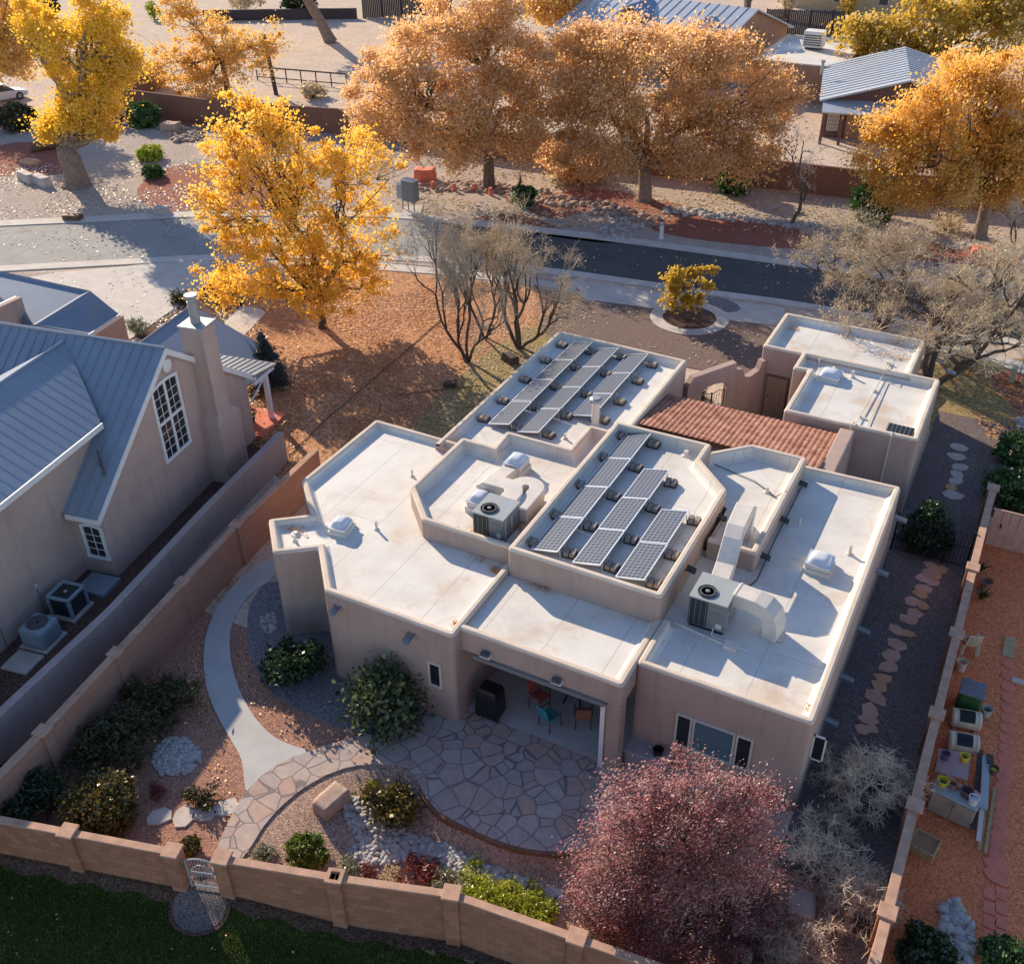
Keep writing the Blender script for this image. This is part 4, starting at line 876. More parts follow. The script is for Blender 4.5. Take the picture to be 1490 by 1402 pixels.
# across the street
sheet('roadside_gravel',[(-300,345),(-300,225),(-60,165),(165,152),(490,176),(740,215),(1090,258),(1250,280),(1490,300),(1800,330),(1800,560),(1490,430),(1155,378),(740,332),(270,322)],.008,'g_tan')
sheet('red_gravel',[(-60,235),(0,212),(40,207),(95,210),(120,235),(95,252),(40,256),(-30,255)],.014,'g_red',4)
sheet('red_gravel',[(200,275),(235,248),(270,240),(330,238),(420,255),(430,300),(330,318),(270,312),(215,298)],.014,'g_red',4)
sheet('red_gravel',[(165,168),(235,166),(320,180),(300,186),(180,178)],.014,'g_red',3)
sheet('red_gravel',[(760,292),(860,275),(930,285),(985,297),(1060,318),(1165,335),(1180,362),(1100,358),(1010,348),(950,335),(940,318),(880,305),(800,318)],.014,'g_red',3)
sheet('red_gravel',[(1230,345),(1300,345),(1400,360),(1520,385),(1520,400),(1400,385),(1300,375),(1240,362)],.014,'g_red',3)
sheet('red_gravel',[(690,318),(760,312),(830,338),(900,352),(860,352),(740,334)],.014,'g_red',3)
RT=[(-120,337),(0,330),(110,325),(270,317),(420,315),(560,317),(640,324),(740,334),(850,347),(960,361),(1160,389),(1300,409),(1490,442),(1700,480)]
RB=[(-120,394),(0,388),(110,382),(270,373),(420,369),(560,371),(700,379),(840,396),(960,413),(1140,437),(1300,463),(1490,497),(1700,540)]
off=lambda L,d:[(x,y+d) for x,y in L]
k=7
sheet('road',RT[:k]+RB[:k][::-1],.012,'asphalt2'); sheet('road',RT[k-1:]+RB[k-1:][::-1],.014,'asphalt')  # one road, split into painted sunlit and painted shaded stretches
sheet('kerb',off(RT,-8)+RT[::-1],.07,'concrete',thick=.1); sheet('kerb',RB+off(RB,8)[::-1],.07,'concrete',thick=.1)
sheet('pavement',[(530,381),(640,391),(760,404),(830,416),(850,426),(760,414),(640,400),(530,392)],.05,'concrete')
sheet('verge',[(520,374),(700,383),(840,402),(830,412),(640,389),(525,380)],.03,'g_tan')
sheet('pavement',[(830,410),(960,427),(1140,449),(1150,476),(1070,468),(955,450),(850,436)],.05,'concrete')
sheet('driveway',[(45,404),(80,398),(270,380),(305,378),(312,408),(200,488),(172,505),(100,470),(40,420)],.05,'concrete')
sheet('verge',[(-60,405),(0,398),(78,396),(74,402),(20,412)],.03,'g_tan')
sheet('driveway',[(845,438),(955,449),(1072,469),(1122,478),(1118,520),(1085,545),(1000,535),(900,512),(800,488),(785,470)],.03,'g_drive',2)
c=G(1003,463); rr=(Vector(G(1060,463))-Vector(c)).length
def ring(cx,cy,r,n=40): return [(cx+r*math.cos(2*math.pi*i/n),cy+r*math.sin(2*math.pi*i/n)) for i in range(n)]
sheet('tree_ring',ring(*c,rr),.06,'concrete',world=True); sheet('tree_bed',ring(*c,rr*.68),.068,'g_mulch',world=True)
sheet('verge',[(1030,432),(1062,438),(1078,450),(1060,456),(1030,447)],.056,'g_grey',2)
# front yard
sheet('front_yard',[(335,470),(352,445),(330,430),(400,395),(530,392),(640,402),(760,416),(850,430),(845,440),(785,472),(815,484),(640,640),(600,700),(440,720),(400,690),(395,640),(350,640),(330,560),(320,520)],.012,'g_front')
sheet('front_turf',[(730,500),(790,470),(812,486),(720,565),(640,650),(600,625),(640,575),(690,530)],.018,'g_olive',3)
sheet('mulch_bed',[(205,470),(300,410),(345,425),(352,448),(318,482),(310,505),(215,500)],.012,'g_mulch',2)
sheet('front_walk',[(352,447),(384,453),(378,466),(330,514),(300,540),(290,515),(318,482)],.045,'concrete',2)
m=MB(); p=[Vector((*G(x,y),.05)) for x,y in ((642,466),(560,538),(470,615),(420,665))]; m.tube(p,.022,5); m.tube([Vector((*G(x,y),.05)) for x,y in ((575,577),(640,568),(700,562))],.02,5); m.build('edging_strip',MT['wood'],kind='structure')
sheet('side_yard',[(1100,500),(1370,530),(1500,520),(1560,640),(1500,650),(1440,640),(1365,650),(1320,560)],.012,'g_olive')
sheet('right_verge',[(1440,540),(1600,560),(1600,660),(1500,640),(1480,600)],.018,'g_red',2)
sheet('pavement',[(1350,500),(1420,506),(1490,528),(1600,560),(1600,578),(1490,545),(1420,520),(1350,512)],.03,'concrete')
# garden side of the house
sheet('courtyard',[(-11.6,35.7),(-7.1,35.7),(-7.7,41),(-9.4,41.1),(-11.6,37.9)],.02,'conc_blue',world=True)
sheet('grey_gravel_bed',[(405,845),(374,862),(360,900),(366,960),(395,1005),(440,1035),(500,1060),(540,1068),(600,1060),(628,1028),(600,960),(480,860)],.012,'g_grey',3)
sheet('concrete_path',[(396,812),(357,835),(319,880),(299,930),(298,985),(311,1030),(335,1075),(352,1107),(358,1150),(372,1142),(400,1116),(446,1095),(425,1085),(398,1072),(370,1043),(347,1000),(335,950),(339,905),(362,868),(400,838)],.05,'conc_blue',3)
sheet('side_path',[(-1.87,18.2),(.9,18.2),(.9,37),(1.5,45),(-1.9,45)],.016,'g_side',world=True)
sheet('side_lawn',[(1.2,37.5),(3.5,36.6),(9,38),(9,46),(1.6,46)],.014,'g_side',world=True)
PAT=[(312,1252),(335,1192),(362,1149),(400,1116),(450,1094),(525,1071),(600,1062),(622,1036),(700,1000),(870,1030),(950,1100),(960,1180),(905,1225),(840,1238),(790,1239),(740,1229),(690,1209),(638,1181),(613,1150),(594,1119),(545,1113),(500,1119),(452,1141),(414,1170),(384,1203),(361,1240),(345,1252)]
patio=sheet('patio',PAT,.055,'flag',2,thick=.09)
P=smooth([G(*q) for q in [(594,1119),(613,1150),(638,1181),(690,1209),(740,1229),(790,1239),(840,1238),(905,1225),(940,1205)]],4)[4:-8]
m=MB()
for a,bb in zip(P[:-1],P[1:]):
    a,bb=Vector(a),Vector(bb); d=(bb-a).normalized(); n=Vector((d.y,-d.x)); 
    q=[a-n*.12,a+n*.1,bb+n*.1,bb-n*.12]; m.prism([tuple(x) for x in (q if (q[1]-q[0]).cross(q[2]-q[1])>0 else q[::-1])],-.75,.035)
tag(m.build('retaining_wall',MT['brick_l']),'low curved brick retaining wall under the patio edge','wall')
sheet('porch_floor',[(-11.94,19.2),(-6.85,19.2),(-6.85,21.98),(-11.94,21.98)],.062,'conc_blue',world=True)
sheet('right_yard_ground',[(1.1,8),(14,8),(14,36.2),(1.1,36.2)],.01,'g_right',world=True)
x,y=G(290,1315)
def disc(name,rx,ry,dz,mat):
    V=[(x,y,terr(x,y)+dz)];F=[];n=30;k=5
    for i in range(1,k+1):
        for j in range(n): a_=6.2832*j/n; px_,py_=x+rx*i/k*math.cos(a_),y+ry*i/k*math.sin(a_); V.append((px_,py_,terr(px_,py_)+dz))
    for j in range(n):
        F.append((0,1+j,1+(j+1)%n))
        for i in range(k-1): F.append((1+i*n+j,1+(i+1)*n+j,1+(i+1)*n+(j+1)%n,1+i*n+(j+1)%n))
    MB().add(V,F).build(name,MT[mat],kind='structure')
disc('gate_pad',.72,.66,.05,'g_side'); disc('gate_pad_edge',.84,.78,.042,'g_mulch')
# neighbour's narrow yard
sheet('neighbour_yard',[(-34,10),(-23.6,10),(-26.6,29.8),(-30,30),(-29,18)],.010,'g_mulch',world=True)

# ================================================================ WALLS
def wallrun(label,pts,zt,mat,capm='capstone',t=.2,zb=None,pil=(),pz=.12,ps=.42,name='garden_wall',capt=.06,open_top=()):
    root=empty(name,(0,0,0)); tag(root,label,'wall'); m=MB(); cp=MB()
    for i in range(len(pts)-1):
        a,bq=Vector(pts[i]),Vector(pts[i+1]); d=(bq-a).normalized(); n=Vector((-d.y,d.x))*(t/2)
        z0=(min(terr(*a),terr(*bq),terr(*(a-n*8)),terr(*(bq-n*8)))-.25) if zb is None else zb
        za,zc=(zt[i],zt[i+1]) if hasattr(zt,'__len__') else (zt,zt)
        q=[a-n,bq-n,bq+n,a+n]
        m.add([(p.x,p.y,z0) for p in q]+[(q[0].x,q[0].y,za-capt),(q[1].x,q[1].y,zc-capt),(q[2].x,q[2].y,zc-capt),(q[3].x,q[3].y,za-capt)],[(3,2,1,0),(4,5,6,7),(0,1,5,4),(1,2,6,5),(2,3,7,6),(3,0,4,7)])
        n2=n*1.25; q=[a-n2,bq-n2,bq+n2,a+n2]; zz=[za,zc,zc,za]
        cp.add([(p.x,p.y,z-capt+.001) for p,z in zip(q,zz)]+[(p.x,p.y,z) for p,z in zip(q,zz)],[(3,2,1,0),(4,5,6,7),(0,1,5,4),(1,2,6,5),(2,3,7,6),(3,0,4,7)])
    m.build('wall_panel',MT[mat],root); cp.build('coping',MT[capm],root,bevel=.012)
    for k,(x,y) in enumerate(pil):
        i=min(range(len(pts)-1),key=lambda i:(Vector(pts[i])+Vector(pts[i+1])-2*Vector((x,y))).length); d=Vector(pts[i+1])-Vector(pts[i]); rz=math.atan2(d.y,d.x)
        z1=(zt if not hasattr(zt,'__len__') else np.interp(k,range(len(pil)),np.linspace(zt[0],zt[-1],len(pil))))+pz
        z0=min(terr(x,y),terr(x+.3,y-.9))-.3
        p=MB().cbox((x,y,(z0+z1-.08)/2),(ps,ps,z1-.08-z0),rz).build('pilaster',MT[mat],root)
        if k in open_top:
            c=MB()
            for s in (-1,1): 
                M4=Matrix.Translation((x,y,z1-.04))@Matrix.Rotation(rz,4,'Z'); c.box(s*ps/2*.9-.05,s*ps/2*.9+.05,-ps/2-.02,ps/2+.02,-.04,.04,M4); c.box(-ps/2*.9+.05,ps/2*.9-.05,s*ps/2*.9-.05,s*ps/2*.9+.05,-.04,.04,M4)
            c.build('pilaster_cap',MT[capm],p)
        else: MB().cbox((x,y,z1-.04),(ps+.08,ps+.08,.08),rz).build('pilaster_cap',MT[capm],p,bevel=.015)
    c=Vector(pts[0]); based(root,(c.x,c.y,terr(*c))); return root
sp=[G(98,1208,1.5),G(250,1236,1.52),G(322,1246,1.52),G(487,1274,1.5),G(657,1298,1.5),G(840,1362,1.5)]
e0=Vector(sp[0])-(Vector(sp[1])-Vector(sp[0]))*2.2
wallrun('block garden wall along the lawn left of the metal gate',[tuple(e0),sp[0],sp[1]],1.45,'block_s',pil=[sp[0],sp[1]],pz=.08,ps=.37,t=.17)
en=Vector(sp[5])+(Vector(sp[5])-Vector(sp[4])).normalized()*2.2
wallrun('block garden wall along the lawn right of the metal gate, curving past the plum tree',[sp[2],sp[3],sp[4],sp[5],tuple(en),(1.0,14.6)],1.45,'block_s',pil=[sp[2],sp[3],sp[4],sp[5]],pz=.08,ps=.37,t=.17,open_top=(1,))
def dirtstrip(pts):
    m=MB()
    for a,bq in zip(pts[:-1],pts[1:]):
        a,bq=Vector(a),Vector(bq); d=(bq-a).normalized(); n=Vector((d.y,-d.x)); k=int((bq-a).length/.25)+1
        for i in range(k):
            p,q=a.lerp(bq,i/k),a.lerp(bq,(i+1)/k); w0,w1=(.42+.07*math.sin(p.x*5),.42+.07*math.sin(q.x*5)); 
            r0=[p-n*.02,q-n*.02]; r1=[p+n*w0*.5,q+n*w1*.5]; r2=[p+n*w0,q+n*w1]
            z=lambda s,e=.035:(s.x,s.y,terr(s.x,s.y)+e)
            m.add([z(r0[0]),z(r0[1]),z(r1[1]),z(r1[0])],[(3,2,1,0)]); m.add([z(r1[0]),z(r1[1]),z(r2[1],.02),z(r2[0],.02)],[(3,2,1,0)])
    m.build('dirt_strip',MT['g_mulch'],kind='structure')
dirtstrip([tuple(e0),sp[0],sp[1]]); dirtstrip([sp[2],sp[3],sp[4],sp[5],tuple(en)])
# metal gate between the pillars
a,bq=Vector(sp[1]),Vector(sp[2]); d=(bq-a).normalized(); a=a+d*.24; bq=bq-d*.24; L=(bq-a).length; g=MB(); pt=lambda s,z:(a.x+d.x*s,a.y+d.y*s,z)
z0=terr(*a)
for s in (.03,L-.03): g.tube([pt(s,z0),pt(s,1.15)],.028,6)
g.tube([pt(.03+(L-.06)*i/10,1.15+.12*math.sin(math.pi*i/10)) for i in range(11)],.026,6); g.tube([pt(.03,.7),pt(L-.03,.7)],.022,6); g.tube([pt(.03,z0+.12),pt(L-.03,z0+.12)],.022,6)
for i in range(1,9): s=.03+(L-.06)*i/9; g.tube([pt(s,z0+.12),pt(s,1.15+.12*math.sin(math.pi*i/9))],.009,5)
g.tube([pt(.1+(L-.2)*i/8,.72+.3*math.sin(math.pi*i/8)) for i in range(9)],.014,5)
gr=empty('metal_gate',(0,0,0)); tag(gr,'pale metal garden gate between two block pillars at the lawn','gate'); g.build('gate_leaf',MT['ltop'],gr); MB().cbox(pt(L-.06,.8),(.08,.06,.1)).build('latch',MT['dgrey'],gr); based(gr,(a.x,a.y,z0))
wp=[G(23,1100,1.8),G(61,1062,1.8),G(168,948,1.8),G(265,845,1.8),G(344,761,1.8),G(460,652,1.8)]
w0=Vector(wp[0])-(Vector(wp[1])-Vector(wp[0])).normalized()*3
wallrun('pinkish block wall with pilasters along the west side of the garden',[tuple(w0)]+wp[1:],1.78,'block_w',pil=wp[1:5],pz=.05,ps=.34,zb=-.4)
wallrun('taller smooth stucco fence between the pink block wall and the left house',[G(-60,1098,1.45),G(0,1035,1.45),G(160,886,1.45),G(300,737,1.45),G(409,628,1.45)],1.45,'stucco_w','stucco_w',t=.24,zb=-.4,capt=.03)
wallrun('block wall along the east side with a worn capped top',[(1.0,14.6),(1.02,36.9)],1.62,'block_s',pil=[(1.0,16.9),(1.02,20.4),(1.0,24.0),(1.0,27.8),(1.0,31.5),(1.02,36.9)],pz=.07,ps=.36,zb=-.8)
wallrun('long brown block wall across the street behind the cottonwoods',[G(160,127,2.0),G(320,147,2.0),G(490,158,2.0),G(715,190,2.0),G(1090,229,2.0),G(1250,247,2.0),G(1490,268,2.0),G(1800,300,2.0)],2.0,'block_n','block_n',zb=-.2)
p=G(160,127,2.0); wallrun('short return of brown block wall beside the white car',[p,(p[0]-2.5,p[1]+9),(p[0]-12,p[1]+10)],2.0,'block_n','block_n',zb=-.2)

# ================================================================ STONES, LEAVES, GRASS
def icos(sub=1):
    bm=bmesh.new(); bmesh.ops.create_icosphere(bm,subdivisions=sub,radius=1); V=np.array([v.co[:] for v in bm.verts]); F=np.array([[v.index for v in f.verts] for f in bm.faces]); bm.free(); return V,F
IV,IF=icos(2)
def stones(name,pts,sizes,mat,flat=.6,**k):
    V=[];F=[]
    for i,(p,s) in enumerate(zip(pts,sizes)):
        a=rng.random()*6.28; ca,sa=math.cos(a),math.sin(a); sc_=np.array([1,.65+.3*rng.random(),flat*(.7+.5*rng.random())])*s
        ph=rng.random(3)*6; D=IV*(1+.13*np.sin(IV[:,[1]]*3+ph[0])+.12*np.sin(IV[:,[0]]*3.5+ph[1])); Q=D*sc_; Q=np.stack([Q[:,0]*ca-Q[:,1]*sa,Q[:,0]*sa+Q[:,1]*ca,Q[:,2]],1)
        V.append(Q+np.array(p)+np.array([0,0,sc_[2]*.45])); F.append(IF+len(IV)*i)
    return npmesh(name,np.vstack(V),np.vstack(F),MT[mat],smooth=True,**k)
def inpoly(px,n,world=False):
    P=px if world else [tuple(GT(*q)[:2]) for q in px]; xs=[p[0] for p in P]; ys=[p[1] for p in P]; out=[]
    while len(out)<n:
        x=random.uniform(min(xs),max(xs)); y=random.uniform(min(ys),max(ys))
        if inside(x,y,P): out.append((x,y))
    return out
def stonebed(name,px,n,s0,s1,mat,label=None,world=False,flat=.6,lift=.0):
    P=inpoly(px,n,world); pts=[(x,y,terr(x,y)+lift) for x,y in P]; return stones(name,pts,[random.uniform(s0,s1) for _ in P],mat,flat,kind='stuff',**({'label':label} if label else {}))
stonebed('river_stones',[(224,1092),(240,1075),(270,1072),(292,1092),(294,1110),(270,1127),(235,1128),(222,1112)],420,.05,.10,'rivrock','heap of blue-grey river stones in the left garden')
stonebed('river_stones',[(497,1160),(520,1158),(545,1182),(580,1205),(640,1225),(700,1255),(760,1278),(825,1300),(822,1316),(760,1298),(690,1278),(640,1262),(600,1252),(540,1258),(495,1258),(520,1225),(505,1195)],900,.05,.12,'rivrock','dry stream of white and grey river stones in the planting bed')
stonebed('river_stones',[(380,898),(398,892),(406,912),(392,922),(380,915)],60,.05,.1,'rivrock','small heap of grey stones beside the dark round shrub')
stonebed('cobbles',[(600,268),(700,262),(790,278),(900,298),(960,318),(955,330),(880,318),(800,300),(700,280),(600,280)],420,.08,.28,'redrock','line of tan cobbles on the gravel under the cottonwoods')
stonebed('cobbles',[(960,300),(1060,312),(1200,330),(1200,337),(1060,322),(960,310)],150,.08,.25,'rivrock','line of pale cobbles along the red mulch')
stonebed('cobbles',[(1370,352),(1450,360),(1520,372),(1520,380),(1450,370),(1370,362)],90,.08,.25,'rivrock','line of cobbles beside the amber cottonwood')
stonebed('cobbles',[(880,312),(940,320),(925,350),(860,348)],120,.08,.2,'rivrock','patch of grey cobbles by the white marker post')
stonebed('cobbles',[(235,190),(300,185),(300,205),(255,208)],120,.1,.3,'redrock','patch of cobbles behind the boxy clipped shrub')
stonebed('cobbles',[(1478,615),(1500,600),(1510,640),(1482,640)],60,.12,.24,'rivrock','white stones above the hedge at the right edge')
stonebed('cobbles',[(1372,1315),(1392,1308),(1412,1335),(1415,1402),(1385,1420),(1366,1360)],130,.08,.17,'rivrock','pile of grey cobbles in the right yard',flat=.75)
def scatter(name,pts,size,mat,label=None,z=.02,flat=.75,asp=.8):
    pts=[q for q in pts if math.sin(q[0]*.8+1.4*math.sin(q[1]*.63))+math.cos(q[1]*.75+1.1*math.sin(q[0]*.5))+.5*math.sin(2.3*q[0]+1.7*q[1])>random.uniform(-1.6,.4)]
    P=np.array([(x,y,terr(x,y)+z+random.random()*.03) for x,y in pts]); V,F=quads(P,np.full(len(P),size),flat,asp); return npmesh(name,V,F,MT[mat],kind='stuff',**({'label':label} if label else {}))
scatter('fallen_leaves',inpoly([(335,470),(400,440),(530,400),(640,410),(700,470),(640,600),(560,640),(440,700),(400,660),(350,640),(330,560)],42000),.085,'lf_litter','orange fallen leaves covering the front yard')
scatter('fallen_leaves',inpoly([(640,600),(700,470),(850,435),(812,486),(640,640)],4000),.11,'lf_tan')
scatter('fallen_leaves',inpoly([(205,470),(300,410),(352,448),(318,505)],2200),.13,'lf_pale')
scatter('fallen_leaves',inpoly([(0,240),(330,230),(330,320),(0,328)],8000),.13,'lf_pale','pale fallen leaves on the gravel below the yellow cottonwood')
scatter('fallen_leaves',inpoly([(0,332),(270,320),(280,372),(0,386)],450),.13,'lf_pale',z=.03)
scatter('fallen_leaves',inpoly([(80,395),(300,380),(300,408),(200,486),(110,470)],260),.11,'lf_pale',z=.06)
scatter('fallen_leaves',inpoly([(560,320),(1160,390),(1150,430),(560,370)],350),.12,'lf_pale',z=.03)
scatter('fallen_leaves',inpoly([(790,470),(860,440),(1110,480),(1085,540),(1000,530)],260),.13,'lf_pale',z=.045)
scatter('fallen_leaves',inpoly([(560,190),(760,225),(1250,290),(1490,310),(1490,370),(1200,340),(700,330),(560,300)],9000),.22,'lf_tan')
scatter('fallen_leaves',inpoly([(395,830),(350,840),(300,900),(290,1000),(330,1110),(350,1180),(330,1240),(320,1180),(270,1010),(280,900),(340,840)],900),.07,'lf_litter')
scatter('fallen_leaves',inpoly([(400,1075),(345,1000),(335,930),(350,920),(372,1000),(440,1050),(540,1075),(450,1090)],500),.06,'lf_litter',z=.03)
scatter('fallen_leaves',inpoly([(1365,530),(1490,560),(1490,640),(1440,640)],2600),.13,'lf_litter')
scatter('fallen_leaves',inpoly([(0,1290),(800,1402),(500,1500),(0,1500)],60),.06,'lf_litter',z=.08)
def roofleaves(spots):
    P=[]
    for px,py,z,sx,n in spots:
        x,y=G(px,py,z)
        for _ in range(n): P.append((x+random.gauss(0,sx),y+random.gauss(0,.10),z+.02+random.random()*.05))
    P=np.array(P); V,F=quads(P,np.full(len(P),.055),.6); npmesh('fallen_leaves',V,F,MT['lf_litter'],kind='stuff',label='small drifts of brown leaves on the roof decks')
roofleaves([(722,829,3.37,.10,220),(700,815,3.37,.2,90),(665,908,3.37,.06,130),(427,770,3.37,.25,160),(790,856,3.4,.14,150),(775,850,3.4,.3,40),(700,778,3.74,.3,160),(715,788,3.74,.2,130),(958,935,3.32,.05,40),(1180,1030,3.32,.06,60),(757,770,3.74,.12,60),(968,855,4.1,.2,90),(1005,790,4.1,.15,50),(1305,520,3.07,.5,260),(1240,492,3.07,.5,120),(1155,478,3.07,.1,60)])
def grassblades():
    P=np.array([p for p in inpoly([(-40,1190),(100,1245),(270,1285),(480,1330),(660,1372),(820,1420),(820,1520),(-40,1520)],30000)]); n=len(P); zz=np.array([terr(*p) for p in P]); h=.05+.05*rng.random(n); a=rng.random(n)*6.28; w=.012
    B=np.stack([P[:,0],P[:,1],zz],1); dx=np.stack([np.cos(a)*w,np.sin(a)*w,0*a],1); tip=B+np.stack([rng.normal(size=n)*.03,rng.normal(size=n)*.03,h],1)
    V=np.stack([B-dx,B+dx,tip],1).reshape(-1,3); npmesh('grass',V,np.arange(3*n).reshape(n,3),MT['grass'],kind='stuff')
    P=np.array(inpoly([(1.3,14),(9,14),(9,36),(1.3,36)],6000,True)); n=len(P); a=rng.random(n)*6.28; L=.05+.07*rng.random(n); B=np.stack([P[:,0],P[:,1],np.full(n,.02)],1); d=np.stack([np.cos(a)*L,np.sin(a)*L,.03*rng.random(n)],1); s=np.stack([-np.sin(a)*.008,np.cos(a)*.008,0*a],1)
    npmesh('dry_grass',np.stack([B-s,B+s,B+d],1).reshape(-1,3),np.arange(3*n).reshape(n,3),MT['drygrass'],kind='stuff')
grassblades()
def slabstone(px,py,r,mat,label,group=None,name='flagstone',cat='paving stone',asp=.8,rz=None,z=0,n=7,th=.05,jit=.18):
    b=GT(px,py); rz=random.random()*3 if rz is None else rz; P=[]
    for i in range(n):
        a=2*math.pi*i/n; q=r*(1+random.uniform(-jit,jit)); x=q*math.cos(a); y=q*asp*math.sin(a); P.append((b.x+x*math.cos(rz)-y*math.sin(rz),b.y+x*math.sin(rz)+y*math.cos(rz)))
    o=MB().prism(P,b.z+z-.02,b.z+z+th).build(name,MT[mat],bevel=.015); return tag(o,label,cat,group)
gf='flagstones of the side path'
S=[(1355,824,.33,'p'),(1369,829,.3,'g'),(1353,833,.3,'p'),(1362,838,.3,'g'),(1344,841,.33,'p'),(1356,848,.3,'p'),(1342,856,.36,'p'),(1339,865,.33,'g'),(1327,876,.34,'p'),(1343,882,.3,'g'),(1329,893,.36,'p'),(1323,903,.36,'p'),(1306,917,.33,'p'),(1322,923,.27,'g'),(1306,938,.34,'p'),(1297,955,.36,'p'),(1293,971,.34,'p'),(1285,988,.34,'g'),(1280,1000,.34,'g'),(1274,1016,.4,'p'),(1268,1036,.36,'p'),(1262,1048,.34,'p'),(1255,1062,.3,'p'),(1269,1062,.22,'p')]
for i,(x,y,r,c) in enumerate(S):
    slabstone(x,y,r*.96,'flag_pink' if c=='p' else 'flag_gold',f'{"rosy" if c=="p" else "golden"} flagstone of the side path, {["first","second","third","fourth","fifth","sixth","seventh","eighth","ninth","tenth","eleventh","twelfth","thirteenth","fourteenth","fifteenth","sixteenth","seventeenth","eighteenth","nineteenth","twentieth","twenty-first","twenty-second","twenty-third","twenty-fourth"][i]} from the cypress',gf,n=6,jit=.26,th=.04+.0011*i)
for i,(x,y,r) in enumerate([(1395,651,.4),(1391,665,.38),(1396,680,.38),(1392,691,.35),(1390,700,.33),(1384,709,.3),(1386,721,.42)]):
    slabstone(x,y,r,'flag_gold' if i==5 else 'flag_pale',f'pale stepping stone beyond the iron gate, {["first","second","third","fourth","fifth","sixth, ochre coloured,","seventh"][i]} from the far end','stepping stones beyond the iron gate','stepping_stone')
for i,(x,y,r) in enumerate([(231,1188,.42),(267,1188,.40),(297,1184,.34),(328,1176,.42)]):
    slabstone(x,y,r,'flag_pale',f'pale stepping stone beside the gold-tipped shrub, {["leftmost","second from the left","third from the left","rightmost"][i]} of four','stepping stones in the left garden','stepping_stone')
nm=['first','second','third','fourth','fifth','sixth','seventh','eighth','ninth','tenth','eleventh','twelfth','thirteenth','fourteenth','fifteenth','sixteenth','seventeenth','eighteenth','nineteenth','twentieth','twenty-first','twenty-second']
for i in range(22):
    t=i/21; y=966+(1268-966)*t**.93; x=1466-(1466-1448)*max(0,(t-.25)/.75)
    slabstone(x,y,.2+.03*t,'redclay',f'round red stepping paver, {nm[i]} from the pale board in the right yard','round red pavers in the right yard','round_paver','paver',1,0,n=18,th=.05-.0015*i,jit=0)
for i,(x,y) in enumerate([(1449,1262),(1449,1277)]): slabstone(x,y,.34,'redclay',f'large oval red paver, {["upper","lower"][i]} of two in the right yard','oval red pavers in the right yard','oval_paver','paver',.6,R(-20),n=20,th=.065+.015*i,jit=0)
for i in range(4):
    for j in range(2):
        x0=1439.5+17*j; y0=1300+21*i; b=GT(x0,y0); o=MB().box(b.x-.152,b.x+.152,b.y-.185,b.y+.185,-.02,.045).build('square_paver',MT['redclay'],bevel=.01); tag(o,f'square red paver, {["left","right"][j]} column, {["first","second","third","fourth"][i]} row from the ovals','paver','square red pavers in the right yard')
b=G(1468,942); tag(MB().box(b[0]-.18,b[0]+.18,b[1]-.5,b[1]+.5,.0,.06).build('board',MT['pine'],bevel=.01),'pale flat board lying at the head of the round red pavers','board')
b=G(1482,992); tag(MB().box(b[0]-.22,b[0]+.3,b[1]-.1,b[1]+.1,.0,.08).build('stone_slab',MT['flag_pale'],bevel=.02),'short pale slab right of the round red pavers','slab')
def boulder(px,py,d,mat,label,rz=0,name='boulder',cat='rock',z=0):
    b=GT(px,py); bm=bmesh.new(); bmesh.ops.create_cube(bm,size=1); bmesh.ops.subdivide_edges(bm,edges=bm.edges,cuts=5,use_grid_fill=True)
    for v in bm.verts:
        c=v.co; v.co=Vector((c.x*d[0],c.y*d[1],(c.z+.42)*d[2])); nrm=Vector((math.sin(c.x*9+px)+math.sin(c.y*7),math.cos(c.y*8+px),math.sin(c.z*6+c.x*5)))*.03*min(d); v.co+=nrm
        f=(abs(c.x)>.45)+(abs(c.y)>.45)+(abs(c.z)>.45)
        if f>=2: v.co.x*=.94; v.co.y*=.94
    me=bpy.data.meshes.new(name); bm.to_mesh(me); bm.free(); me.materials.append(MT[mat]); me.polygons.foreach_set('use_smooth',[True]*len(me.polygons)); o=bpy.data.objects.new(name,me); C.objects.link(o); o.location=b+Vector((0,0,z)); o.rotation_euler.z=rz; return tag(o,label,cat)
boulder(484,1172,(.52,.95,.5),'sandstone','flat-topped sandstone boulder at the head of the dry stone stream',R(-8))
boulder(40,264,(2.0,.6,.7),'flag_pale','pale stone bench block left of the thick pale trunk, left of two',R(-14),'stone_block','stone'); boulder(62,269,(2.0,.6,.7),'flag_pale','pale stone bench block left of the thick pale trunk, right of two',R(-14),'stone_block','stone')
boulder(44,237,(1.5,1.0,.2),'flag_gold','flat ochre stone on the red gravel at the far left',0); boulder(107,320,(1.2,.6,.4),'wood','dark reddish rock on the kerb at the left',.3); boulder(236,311,(.9,.7,.5),'flag_pale','grey rock on the red gravel by the kerb',.5)
boulder(619,262,(1.6,1.0,.9),'redclay','rust red rock under the broad copper cottonwood',.4); boulder(1430,372,(1.3,.8,.5),'redclay','rust red rock on the red gravel at the right',.2); boulder(655,562,(.6,.35,.25),'bark_dark','dark lump of wood on the leaf-strewn yard',.4); boulder(742,526,(.9,.5,.4),'bark_dark','dark stump on the turf by the far left roof',-.4)
boulder(250,190,(1.6,1.0,.7),'sandstone','tan rock behind the dark boxy clipped shrub',.3)
boulder(1166,1303,(.7,1.5,.18),'flag_pale','flat grey rock partly hidden between the plum tree and twiggy shrubs',.2)
